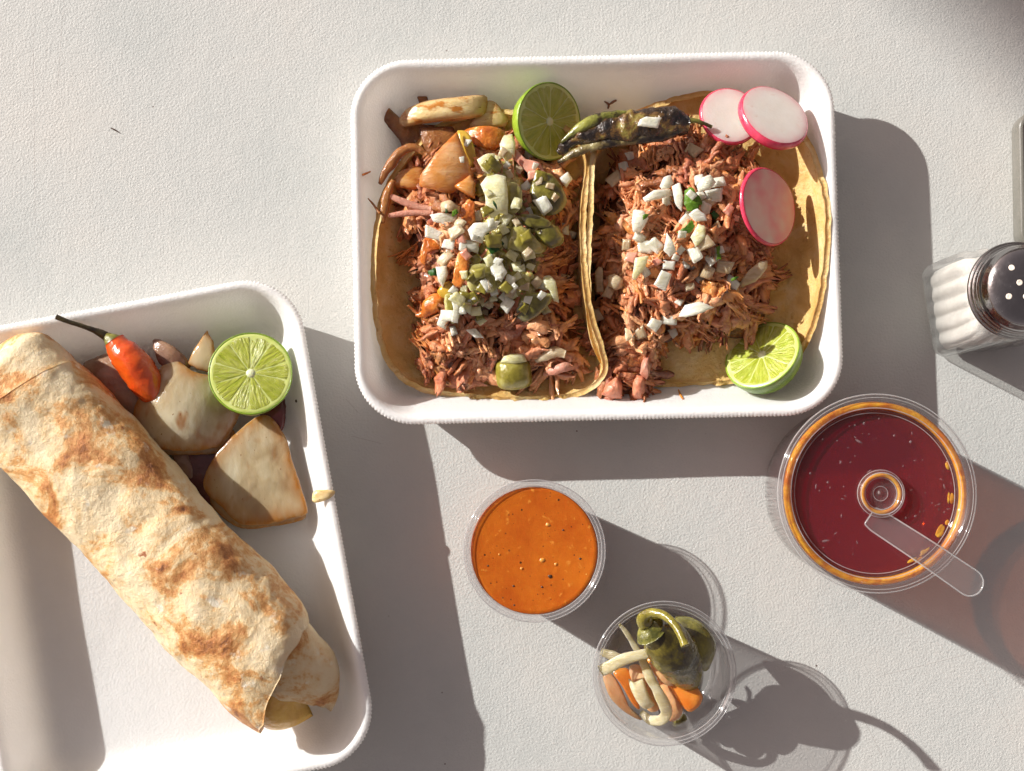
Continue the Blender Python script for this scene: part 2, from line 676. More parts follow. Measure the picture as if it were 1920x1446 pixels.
    M['meat_bed'] = food('meat_bed', [(0.3, (0.05, 0.012, 0.005)), (0.55, (0.16, 0.045, 0.014)), (0.75, (0.40, 0.14, 0.035))], 1.3, 5, rough=0.3, bscale=4, bdist=0.14, sss=0.05, rad=0.15, coat=0.7, coat_rough=0.1)
    M['pink_meat'] = food('pink_meat', [(0.3, (0.46, 0.17, 0.11)), (0.7, (0.62, 0.32, 0.22))], 2.0, 5, rough=0.4, bscale=8, bdist=0.05, sss=0.15, rad=0.2, sss_col=(1, .4, .25), coat=0.3, stretch=(1, 1, 1))
    M['salmon_meat'] = food('salmon_meat', [(0.3, (0.50, 0.13, 0.06)), (0.7, (0.66, 0.28, 0.16))], 2.0, 5, rough=0.35, bscale=6, bdist=0.07, sss=0.15, rad=0.2, sss_col=(1, .4, .25), coat=0.5)
    M['onion'] = food('raw_onion', [(0.3, (0.70, 0.69, 0.53)), (0.7, (0.88, 0.87, 0.76))], 1.3, 4, rough=0.18, bscale=4, bdist=0.06, sss=0.6, rad=0.4, sss_col=(1, 0.95, 0.8), coat=0.6, coat_rough=0.06, trl=0.22, stretch=(1, 3, 1), rim=((0.90, 0.90, 0.82), 1.2))
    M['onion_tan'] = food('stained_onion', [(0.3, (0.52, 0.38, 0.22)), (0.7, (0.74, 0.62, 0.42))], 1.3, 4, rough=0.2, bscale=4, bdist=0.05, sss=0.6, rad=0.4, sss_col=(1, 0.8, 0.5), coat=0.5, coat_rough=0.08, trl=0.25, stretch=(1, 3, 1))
    M['onion_pink'] = food('pink_onion', [(0.3, (0.62, 0.25, 0.17)), (0.7, (0.70, 0.36, 0.26))], 1.5, 3, rough=0.25, bscale=5, bdist=0.03, sss=0.5, rad=0.3, sss_col=(1, 0.5, 0.35), coat=0.4)
    M['onion_pale'] = food('pale_green_onion', [(0.3, (0.66, 0.62, 0.30)), (0.7, (0.86, 0.84, 0.58))], 1.2, 4, rough=0.18, bscale=4, bdist=0.06, sss=0.6, rad=0.4, sss_col=(1, 0.95, 0.6), coat=0.6, coat_rough=0.06, trl=0.22, stretch=(1, 3, 1), rim=((0.88, 0.87, 0.66), 1.0))
    M['onion_orange'] = food('sauce_stained_onion', [(0.25, (0.50, 0.15, 0.015)), (0.45, (0.64, 0.29, 0.07)), (0.7, (0.76, 0.48, 0.24))], 0.7, 5, 0.5, rough=0.18, bscale=3, bdist=0.05, sss=0.5, rad=0.4, sss_col=(1, 0.5, 0.2), coat=0.8, coat_rough=0.06, trl=0.12, stretch=(1, 2.5, 1), spots=[(4.0, 0.66, 0.74, (0.30, 0.08, 0.015))], rim=((0.50, 0.13, 0.012), 2.0))
    M['pepper_orange'] = food('orange_pepper', [(0.3, (0.34, 0.07, 0.01)), (0.5, (0.56, 0.16, 0.02)), (0.7, (0.72, 0.32, 0.07))], 1.4, 5, 0.4, rough=0.18, bscale=3, bdist=0.10, sss=0.3, rad=0.3, coat=0.8, coat_rough=0.05)
    M['seared'] = food('seared_onion', [(0.3, (0.58, 0.38, 0.14)), (0.7, (0.78, 0.63, 0.34))], 0.8, 5, rough=0.2, bscale=3, bdist=0.05, sss=0.5, rad=0.4, sss_col=(1, 0.75, 0.4), coat=0.6, coat_rough=0.07, stretch=(1, 2, 1), spots=[(1.0, 0.54, 0.64, (0.48, 0.19, 0.03)), (3.0, 0.66, 0.72, (0.20, 0.06, 0.015))], rim=((0.34, 0.12, 0.02), 1.6))
    M['brown'] = food('browned_onion', [(0.3, (0.26, 0.08, 0.02)), (0.7, (0.54, 0.24, 0.07))], 1.2, 5, 0.3, rough=0.18, bscale=4, bdist=0.08, sss=0.4, rad=0.3, sss_col=(1, 0.4, 0.15), coat=0.8, coat_rough=0.06, trl=0.25, rim=((0.16, 0.045, 0.012), 2.0))
    M['petal'] = food('grilled_onion', [(0.25, (0.40, 0.28, 0.15)), (0.45, (0.58, 0.46, 0.28)), (0.7, (0.78, 0.69, 0.49))], 0.42, 2.5, 0.8, rough=0.16, bscale=1.6, bdist=0.05, sss=0.6, rad=0.8, sss_col=(1, 0.85, 0.55), coat=0.9, coat_rough=0.06, stretch=(1.5, .75, 1), spots=[(0.5, 0.60, 0.72, (0.46, 0.21, 0.07)), (4.0, 0.68, 0.74, (0.30, 0.13, 0.05))], trl=0.32, rim=((0.52, 0.22, 0.05), 2.2))
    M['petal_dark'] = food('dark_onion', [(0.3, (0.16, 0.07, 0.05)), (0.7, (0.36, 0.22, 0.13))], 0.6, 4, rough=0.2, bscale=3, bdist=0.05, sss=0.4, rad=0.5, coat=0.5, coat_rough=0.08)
    M['maroon'] = food('maroon_onion', [(0.3, (0.07, 0.012, 0.014)), (0.7, (0.16, 0.03, 0.03))], 1.0, 4, rough=0.25, bscale=3, bdist=0.05, sss=0.3, rad=0.3, coat=0.5)
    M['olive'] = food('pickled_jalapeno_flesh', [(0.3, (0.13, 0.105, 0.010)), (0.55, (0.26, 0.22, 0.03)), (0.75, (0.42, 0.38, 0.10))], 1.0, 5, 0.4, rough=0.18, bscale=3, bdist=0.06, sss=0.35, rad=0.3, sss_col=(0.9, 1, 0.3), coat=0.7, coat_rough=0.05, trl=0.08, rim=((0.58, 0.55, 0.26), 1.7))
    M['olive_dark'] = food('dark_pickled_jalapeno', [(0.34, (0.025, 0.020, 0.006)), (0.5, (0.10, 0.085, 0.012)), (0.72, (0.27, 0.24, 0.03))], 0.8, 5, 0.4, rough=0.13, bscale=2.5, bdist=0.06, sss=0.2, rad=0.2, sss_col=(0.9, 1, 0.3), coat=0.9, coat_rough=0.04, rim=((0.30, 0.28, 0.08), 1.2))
    M['jalapeno_skin'] = food('pickled_jalapeno_skin', [(0.36, (0.035, 0.026, 0.006)), (0.48, (0.12, 0.095, 0.012)), (0.64, (0.28, 0.24, 0.03))], 0.7, 5, 0.3, rough=0.12, bscale=2.0, bdist=0.08, sss=0.15, rad=0.2, sss_col=(0.9, 1, 0.3), coat=0.5, coat_rough=0.04)
    M['green_salsa'] = food('green_salsa', [(0.32, (0.05, 0.04, 0.008)), (0.45, (0.22, 0.18, 0.025)), (0.55, (0.46, 0.40, 0.10)), (0.68, (0.74, 0.68, 0.36))], 1.5, 6, 0.6, rough=0.12, bscale=3.5, bdist=0.14, sss=0.35, rad=0.25, sss_col=(1, 0.95, 0.4), coat=0.9, coat_rough=0.04)
    M['mustard'] = food('mustard_pepper', [(0.3, (0.44, 0.26, 0.02)), (0.7, (0.58, 0.40, 0.06))], 1.0, 4, rough=0.2, bscale=3, bdist=0.03, sss=0.3, rad=0.3, coat=0.6, coat_rough=0.06)
    M['leaf'] = food('cilantro', [(0.3, (0.05, 0.14, 0.012)), (0.7, (0.22, 0.40, 0.03))], 1.5, 3, rough=0.35, bscale=6, bdist=0.06, sss=0.1, rad=0.1, sss_col=(0.6, 1, 0.2), trl=0.35)
    M['leaf_dark'] = food('dark_cilantro', [(0.3, (0.012, 0.05, 0.012)), (0.7, (0.04, 0.14, 0.02))], 1.5, 3, rough=0.3, bscale=8, bdist=0.03, sss=0.1, rad=0.1, sss_col=(0.6, 1, 0.2), trl=0.3)
    M['char'] = food('charred_pepper', [(0.42, (0.006, 0.0045, 0.005)), (0.52, (0.030, 0.016, 0.007)), (0.58, (0.15, 0.075, 0.02)), (0.70, (0.28, 0.25, 0.05))], 0.7, 6, 0.5, rough=0.14, bscale=2.6, bdist=0.16, sss=0.0, coat=0.8, coat_rough=0.05)
    M['char_pale'] = food('blistered_pepper_skin', [(0.42, (0.015, 0.010, 0.007)), (0.54, (0.14, 0.10, 0.035)), (0.72, (0.42, 0.36, 0.16))], 0.9, 5, 0.3, rough=0.3, bscale=3, bdist=0.10, sss=0.05, rad=0.2, coat=0.5, coat_rough=0.12)
    M['char_green'] = food('green_pepper_skin', [(0.3, (0.08, 0.08, 0.012)), (0.7, (0.27, 0.27, 0.05))], 0.9, 5, rough=0.18, bscale=3, bdist=0.09, sss=0.1, rad=0.2, coat=0.7, coat_rough=0.07, spots=[(1.2, 0.52, 0.62, (0.03, 0.018, 0.006))])
    M['stem'] = food('pepper_stem', [(0.35, (0.03, 0.02, 0.016)), (0.65, (0.10, 0.08, 0.03))], 1.5, 4, rough=0.35, bscale=4, bdist=0.05, sss=0.0, coat=0.3)
    M['calyx'] = food('pepper_calyx', [(0.35, (0.07, 0.07, 0.012)), (0.65, (0.28, 0.26, 0.05))], 1.5, 4, rough=0.35, bscale=5, bdist=0.06, sss=0.1, coat=0.4)
    M['red_pepper'] = food('orange_red_pepper', [(0.3, (0.58, 0.045, 0.006)), (0.7, (0.72, 0.12, 0.012))], 0.8, 4, rough=0.18, bscale=2.2, bdist=0.06, sss=0.25, rad=0.25, sss_col=(1, 0.25, 0.08), coat=0.9, coat_rough=0.05)
    M['radish'] = food('radish_flesh', [(0.3, (0.86, 0.81, 0.74)), (0.7, (0.92, 0.89, 0.83))], 1.2, 4, rough=0.35, bscale=8, bdist=0.012, sss=0.6, rad=0.35, sss_col=(1, 0.8, 0.7), coat=0.3, trl=0.28, spots=[(2.5, .60, .74, (0.84, 0.74, 0.66))], rim=((0.86, 0.40, 0.42), 1.6))
    M['radish_pink'] = food('radish_flesh_pink_glow', [(0.40, (0.88, 0.26, 0.28)), (0.58, (0.88, 0.58, 0.49)), (0.7, (0.90, 0.72, 0.60))], 0.35, 3, rough=0.35, bscale=8, bdist=0.012, sss=0.6, rad=0.35, sss_col=(1, 0.5, 0.45), coat=0.2, trl=0.15)  # pink stands for sunlight glowing through the slice, painted into its colour
    M['radish_skin'] = food('radish_skin', [(0.3, (0.58, 0.02, 0.06)), (0.7, (0.74, 0.08, 0.15))], 2.0, 4, rough=0.25, bscale=4, bdist=0.02, sss=0.3, rad=0.2, sss_col=(1, 0.2, 0.25), coat=0.5)
    # lime
    M['lime_peel'] = food('lime_peel', [(0.3, (0.09, 0.19, 0.010)), (0.7, (0.30, 0.42, 0.03))], 0.6, 4, rough=0.3, bscale=9, bdist=0.03, sss=0.15, rad=0.15, sss_col=(0.6, 1, 0.2), coat=0.4)
    M['lime_pith'] = food('lime_pith', [(0.3, (0.52, 0.60, 0.14)), (0.7, (0.62, 0.68, 0.24))], 1.5, 3, rough=0.3, bscale=6, bdist=0.02, sss=0.4, rad=0.25, sss_col=(0.9, 1, 0.4), coat=0.4)
    M['lime_flesh'] = food('lime_flesh', [(0.3, (0.34, 0.42, 0.02)), (0.5, (0.47, 0.54, 0.05)), (0.75, (0.62, 0.67, 0.16))], 1.0, 4, rough=0.15, bscale=2.0, bdist=0.12, sss=0.6, rad=0.4, sss_col=(0.9, 1, 0.25), coat=0.9, coat_rough=0.04, stretch=(0.9, 5.0, 3.0), trl=0.1)
    M['lime_core'] = food('lime_core', [(0.3, (0.62, 0.64, 0.36)), (0.7, (0.74, 0.76, 0.52))], 2.0, 3, rough=0.4, bscale=6, bdist=0.03, sss=0.4, rad=0.2)
    # salsa
    m, nt, out = new_mat('orange_salsa')
    v = coords(nt)
    c = ramp(nt, [(0.3, (0.40, 0.075, 0.005)), (0.7, (0.54, 0.145, 0.010))], noise_tex(nt, v, 0.45, 6.0, 0.65)).outputs[0]
    c = mix_col(nt, ramp(nt, [(0.62, (0, 0, 0)), (0.72, (1, 1, 1))], noise_tex(nt, v, 3.0, 4.0)).outputs[0], c, (0.60, 0.22, 0.03))
    for sc_, r0, cc in ((2.2, 0.06, (0.05, 0.018, 0.006)), (4.5, 0.035, (0.07, 0.02, 0.008)), (3.1, 0.05, (0.20, 0.05, 0.01)), (1.6, 0.045, (0.72, 0.38, 0.10))):
        vo = N(nt, 'ShaderNodeTexVoronoi', Scale=sc_)
        nt.links.new(v, vo.inputs['Vector'])
        wv = N(nt, 'ShaderNodeTexWhiteNoise')
        nt.links.new(vo.outputs['Color'], wv.inputs['Vector'])
        pw = N(nt, 'ShaderNodeMath', _operation='POWER')
        nt.links.new(wv.outputs['Value'], pw.inputs[0])
        pw.inputs[1].default_value = 2.0
        ml = N(nt, 'ShaderNodeMath', _operation='MULTIPLY')
        nt.links.new(pw.outputs[0], ml.inputs[0])
        ml.inputs[1].default_value = r0 * sc_
        lt = N(nt, 'ShaderNodeMath', _operation='LESS_THAN')
        nt.links.new(vo.outputs['Distance'], lt.inputs[0])
        nt.links.new(ml.outputs[0], lt.inputs[1])
        c = mix_col(nt, lt.outputs[0], c, cc)
    principled(nt, out, c, 0.3, bump(nt, noise_tex(nt, v, 3.0, 4.0), 0.02), 0.35, 0.35, (1, 0.35, 0.08), spec=0.4)
    M['salsa'] = m
    M['salsa_bit'] = food('salsa_bit', [(0.3, (0.60, 0.22, 0.03)), (0.7, (0.72, 0.34, 0.07))], 2, 3, rough=0.3, sss=0.3)
    M['fleck'] = food('dark_fleck', [(0.3, (0.03, 0.012, 0.008)), (0.7, (0.07, 0.03, 0.015))], 2, 3, rough=0.4, sss=0.0)
    # plastics, glass, drink, metal, salt
    M['cup'] = clear_plastic('clear_cup_plastic', (0.97, 0.96, 0.96), 0.06, 0.05, bend=0.16)
    M['cup_thin'] = clear_plastic('thin_cup_plastic', (0.95, 0.94, 0.94), 0.07, 0.05)
    M['bright_edge'] = clear_plastic('moulded_plastic_edge', (0.95, 0.95, 0.95), 0.42, 0.08)
    M['lid'] = clear_plastic('clear_lid_plastic', (0.96, 0.95, 0.95), 0.025, 0.05, bdist=0.01, bscale=2.0)
    M['tab'] = clear_plastic('clear_tab_plastic', (0.95, 0.93, 0.93), 0.07, 0.08, bdist=0.02, bscale=3.0)
    M['drop'] = clear_plastic('droplet_water', (0.9, 0.85, 0.85), 0.18, 0.03)
    M['glass'] = clear_plastic('shaker_glass', (0.90, 0.90, 0.89), 0.16, 0.03, 1.52, 0.03, 1.5)
    m, nt, out = new_mat('hibiscus_drink')
    b = principled(nt, None, (0.20, 0.005, 0.020), 0.03, None, 0.4, 0.6, (1, 0.2, 0.1), spec=0.3)
    tr = N(nt, 'ShaderNodeBsdfTransparent')
    tr.inputs['Color'].default_value = (1.0, 0.46, 0.17, 1)
    mx = N(nt, 'ShaderNodeMixShader', Fac=0.52)
    nt.links.new(b.outputs[0], mx.inputs[1])
    nt.links.new(tr.outputs[0], mx.inputs[2])
    nt.links.new(mx.outputs[0], out.inputs['Surface'])
    M['drink'] = m
    M['amber'] = food('amber_drink_and_glint', [(0.35, (0.66, 0.20, 0.008)), (0.5, (0.90, 0.46, 0.03)), (0.65, (0.72, 0.22, 0.01))], 0.9, 5, 0.6, rough=0.08, bscale=2.0, bdist=0.10, sss=0.4, rad=0.4, sss_col=(1, 0.5, 0.1), coat=0.8, coat_rough=0.03, trl=0.3)  # thin drink colour, also painted where refracted light shows orange
    m, nt, out = new_mat('chrome_cap')
    v = coords(nt)
    r = ramp(nt, [(0.4, (0.10, 0.10, 0.10)), (0.7, (0.28, 0.28, 0.28))], noise_tex(nt, v, 3.0, 5.0)).outputs[0]
    principled(nt, out, (0.34, 0.33, 0.33), r, bump(nt, noise_tex(nt, v, 4.0, 4.0), 0.012), metal=1.0)
    M['chrome'] = m
    M['hole'] = food('salt_in_hole', [(0.3, (0.72, 0.62, 0.52)), (0.7, (0.8, 0.72, 0.62))], 4, 2, rough=0.7, sss=0.0)
    M['salt'] = food('table_salt', [(0.3, (0.64, 0.61, 0.56)), (0.7, (0.76, 0.74, 0.69))], 3, 4, rough=0.7, bscale=12, bdist=0.06, sss=0.4, rad=0.3, sss_col=(1, 0.95, 0.9))
    M['carrot'] = food('pickled_carrot', [(0.3, (0.70, 0.17, 0.012)), (0.7, (0.78, 0.30, 0.05))], 0.8, 4, rough=0.2, bscale=4, bdist=0.03, sss=0.5, rad=0.35, sss_col=(1, 0.4, 0.1), coat=0.5, coat_rough=0.08)
    M['carrot_pale'] = food('pale_carrot', [(0.3, (0.72, 0.34, 0.13)), (0.7, (0.78, 0.50, 0.28))], 0.8, 4, rough=0.2, bscale=4, bdist=0.03, sss=0.5, rad=0.35, sss_col=(1, 0.5, 0.25), coat=0.5, coat_rough=0.08)
    M['onion_strip'] = food('pickled_onion', [(0.3, (0.62, 0.52, 0.28)), (0.7, (0.80, 0.74, 0.52))], 1.0, 4, rough=0.16, bscale=4, bdist=0.04, sss=0.6, rad=0.4, sss_col=(1, 0.9, 0.5), coat=0.7, coat_rough=0.06, trl=0.28, stretch=(1, 3, 1))
    M['filling'] = food('yellow_filling', [(0.3, (0.55, 0.27, 0.03)), (0.6, (0.74, 0.46, 0.08)), (0.8, (0.78, 0.60, 0.26))], 0.8, 4, rough=0.3, bscale=4, bdist=0.06, sss=0.3, rad=0.3, coat=0.4)
    M['grey_plastic'] = food('grey_plastic', [(0.3, (0.19, 0.14, 0.13)), (0.7, (0.23, 0.18, 0.165))], 0.5, 3, rough=0.35, bscale=8, bdist=0.005, sss=0.0)
    M['edge_plastic'] = food('grey_green_plastic_edge', [(0.3, (0.13, 0.125, 0.105)), (0.7, (0.17, 0.16, 0.14))], 0.5, 3, rough=0.3, bscale=8, bdist=0.005, sss=0.0)
    M['shade_panel'] = food('shade_panel_surface', [(0.3, (0.30, 0.10, 0.07)), (0.7, (0.36, 0.13, 0.09))], 0.02, 3, rough=0.8, bscale=0.5, bdist=0.05, sss=0.0)


build_materials()

# ------------------------------------------------------------------ setting: the table top
def build_table():
    V = []
    w, d = 95.0, 80.0
    for z in (0.0, -3.0):
        V += [(-w, -d, z), (w, -d, z), (w, d, z), (-w, d, z)]
    F = [(0, 1, 2, 3), (7, 6, 5, 4), (0, 4, 5, 1), (1, 5, 6, 2), (2, 6, 7, 3), (3, 7, 4, 0)]
    o = mk('table_top', V, F, M['table'], kind='structure', origin=(0, 0, 0), smooth=False,
           label='off-white table top with fine pebbled paint', solid=True)
    return o


build_table()


# ------------------------------------------------------------------ foam trays
RIM_Z = 2.85


def rounded_rect(w, h, r, step):
    pts, nor = [], []
    cs = [(w / 2 - r, h / 2 - r, 0), (-w / 2 + r, h / 2 - r, 90), (-w / 2 + r, -h / 2 + r, 180), (w / 2 - r, -h / 2 + r, 270)]
    for i, (cx, cy, a0) in enumerate(cs):
        na = max(6, int(r * math.pi / 2 / step))
        for k in range(na + 1):
            a = math.radians(a0 + 90 * k / na)
            pts.append((cx + r * math.cos(a), cy + r * math.sin(a)))
            nor.append((math.cos(a), math.sin(a)))
        nx, ny, na0 = cs[(i + 1) % 4]
        a = math.radians(a0 + 90)
        e = np.array((nx + r * math.cos(a), ny + r * math.sin(a)))
        s = np.array(pts[-1])
        L = np.linalg.norm(e - s)
        m = int(L / step)
        for k in range(1, m):
            pts.append(tuple(s + (e - s) * k / m))
            nor.append((math.cos(a), math.sin(a)))
    return np.array(pts), np.array(nor)


def foam_tray(centre_px, w, h, rot, label):
    c = P(*centre_px, RIM_Z)
    pts, nor = rounded_rect(w, h, 2.75, 0.045)
    n = len(pts)
    prof = [(0.02, 2.62, 1), (0.0, 2.69, 1), (0.03, 2.76, 1), (0.11, 2.81, .4), (0.22, 2.83, 0), (0.34, 2.79, 0), (0.46, 2.66, 0), (0.58, 2.42, 0), (0.72, 2.08, 0), (0.90, 1.66, 0),
            (1.10, 1.22, 0), (1.32, 0.84, 0), (1.58, 0.57, 0), (1.88, 0.42, 0), (2.2, 0.36, 0), (2.5, 0.34, 0)]
    under = [(0.16, 2.60, 0), (0.30, 2.48, 0), (0.44, 2.12, 0), (0.70, 1.35, 0), (1.05, 0.5, 0), (1.45, 0.1, 0), (2.1, 0.0, 0)]
    tooth = np.array([0.02 * (1 if (i // 2) % 2 else -1) for i in range(n)]) * (0.7 + 0.6 * RNG.random(n))
    ang = math.radians(rot)
    R = np.array(((math.cos(ang), -math.sin(ang)), (math.sin(ang), math.cos(ang))))
    rows = []
    full = list(reversed(under)) + prof
    for d, z, t in full:
        q = pts - nor * d + nor * (tooth * t)[:, None]
        wob = noise(np.column_stack([q, np.zeros(n)]), 0.22, 2, 3) * 0.07
        q = q @ R.T
        rows.append(np.column_stack([q[:, 0] + c[0], q[:, 1] + c[1], np.full(n, z) + wob * min(1, z / 2.5)]))
    V = np.vstack(rows)
    m = len(full)
    F = []
    for a in range(m - 1):
        for i in range(n):
            j = (i + 1) % n
            F.append((a * n + i, a * n + j, (a + 1) * n + j, (a + 1) * n + i))
    F.append(tuple(range((m - 1) * n, m * n)))
    F.append(tuple(reversed(range(0, n))))
    o = mk('foam_tray', V, F, M['foam'], origin=(c[0], c[1], 0), label=label, cat='tray', group='white foam trays', solid=False)
    # a light stand-in for finding where food rests
    st = max(1, n // 120)
    idx = list(range(0, n, st))
    VV = np.vstack([r[idx] for r in rows[len(under):]])
    k = len(idx)
    FF = []
    for a in range(len(prof) - 1):
        for i in range(k):
            FF.append((a * k + i, a * k + (i + 1) % k, (a + 1) * k + (i + 1) % k, (a + 1) * k + i))
    FF.append(tuple(range((len(prof) - 1) * k, len(prof) * k)))
    SOLID.append(BVHTree.FromPolygons([tuple(v) for v in VV], FF))
    return o


PXCM = CAM_H / FPX * (1 - RIM_Z / CAM_H)     # cm per photo pixel at rim height
foam_tray((1117, 443), 919 * PXCM, 694 * PXCM, 1.3, 'white foam tray holding two open tacos, lime and radish')
foam_tray((283, 1026), 706 * PXCM, 925 * PXCM, 10.6, 'white foam tray holding the burrito and grilled onions')


# ------------------------------------------------------------------ tortillas of the two tacos
def taco_tortilla(outline, heights, reach, centre, label, seed):
    """cupped round: outline in the photo with a rim height and a floor reach at each point"""
    o3 = np.array([np.append(P(a, b, h)[:2], (h, s)) for (a, b), h, s in zip(outline, heights, reach)])
    n = 220
    o3 = resample(o3, n, True)
    c = P(*centre, 0.6)[:2]
    nr = 46
    V = []
    for k in range(nr):
        q = k / (nr - 1)
        for i in range(n):
            rim = o3[i, :2]
            h, s = o3[i, 2], o3[i, 3]
            if q < 0.6:
                g = s * q / 0.6
                z = 0.62
            else:
                t = (q - 0.6) / 0.4
                g = s + (1 - s) * math.sin(t * math.pi / 2) ** (1.0 if s < 0.9 else 0.6)
                z = 0.62 + (h - 0.62) * (t ** 1.5 if s < 0.9 else 1 - math.cos(t * math.pi / 2) ** 1.0)
            V.append((*(c + (rim - c) * g), z))
    V = np.array(V)
    rr = np.repeat(np.linspace(0, 1, nr), n)
    V[:, 2] += noise(V * (1, 1, 0.3), 0.9, 3, seed) * 0.07 * (0.3 + rr)
    edge = noise(V * (1, 1, 0.4), 2.6, 3, seed + 2) * 0.09 * np.clip((rr - 0.9) * 10, 0, 1)
    d = V[:, :2] - c
    V[:, :2] += d / np.maximum(np.linalg.norm(d, axis=1), 1e-6)[:, None] * edge[:, None]
    V[:, 2] = np.maximum(V[:, 2], 0.58)
    tray = SOLID[1]
    for i in range(len(V)):
        h = tray.ray_cast(Vector((V[i, 0], V[i, 1], 20)), Vector((0, 0, -1)))
        if h[0] is not None and V[i, 2] < h[0].z + .34:
            V[i, 2] = h[0].z + .34
    Z = V[:, 2].reshape(nr, n)
    for _ in range(10):
        Z = .5 * Z + .25 * np.roll(Z, 1, 1) + .25 * np.roll(Z, -1, 1)
    V[:, 2] = Z.ravel()
    F = grid_faces(nr, n, False, True)
    W, G = thicken(V, F, nr, n, False, True, 0.26)
    return mk('corn_tortilla', W, G, M['corn'], label=label, cat='tortilla', group='corn tortillas', solid=True)


taco_tortilla([(712, 420), (706, 530), (715, 620), (738, 685), (785, 722), (850, 735), (950, 745), (1040, 742), (1100, 727), (1128, 692), (1119, 640), (1100, 575), (1090, 480), (1090, 380), (1098, 290), (1040, 235), (940, 215), (830, 240), (765, 300), (728, 360)],
              [2.3, 2.4, 2.2, 1.7, 1.1, 0.9, 0.9, 0.95, 1.3, 1.9, 2.6, 3.0, 3.2, 3.1, 2.6, 1.5, 1.2, 1.2, 1.5, 2.0],
              [.63, .60, .62, .70, .80, .86, .86, .86, .88, .9, .92, .94, .95, .95, .92, .88, .85, .82, .75, .68], (915, 480),
              'corn tortilla of the left taco, curled up along its left side', 1)
taco_tortilla([(1122, 280), (1113, 380), (1108, 480), (1110, 580), (1122, 650), (1160, 700), (1240, 716), (1330, 716), (1400, 705), (1462, 690), (1502, 650), (1528, 585), (1543, 500), (1548, 420), (1540, 350), (1520, 290), (1490, 240), (1420, 200), (1340, 180), (1280, 188), (1190, 220)],
              [2.7, 3.1, 3.2, 2.9, 2.2, 1.2, 0.85, 0.8, 0.9, 1.2, 1.8, 2.4, 2.75, 2.9, 2.75, 2.4, 2.0, 1.5, 1.2, 1.1, 1.5],
              [.92, .95, .95, .94, .9, .88, .88, .88, .85, .8, .76, .72, .70, .70, .72, .74, .78, .82, .85, .85, .88], (1330, 450),
              'corn tortilla of the right taco, its right wall bare beside the radish', 4)


# ------------------------------------------------------------------ meat
def inside(poly, x, y):
    c = False
    j = len(poly) - 1
    for i in range(len(poly)):
        if (poly[i][1] > y) != (poly[j][1] > y) and x < (poly[j][0] - poly[i][0]) * (y - poly[i][1]) / (poly[j][1] - poly[i][1]) + poly[i][0]:
            c = not c
        j = i
    return c


TONES = np.array([(0.20, 0.055, 0.022), (0.34, 0.11, 0.045), (0.50, 0.18, 0.085), (0.62, 0.25, 0.13), (0.72, 0.32, 0.16), (0.78, 0.40, 0.22), (0.78, 0.34, 0.10), (0.82, 0.47, 0.28)]) * (1.0, 0.93, 0.78)


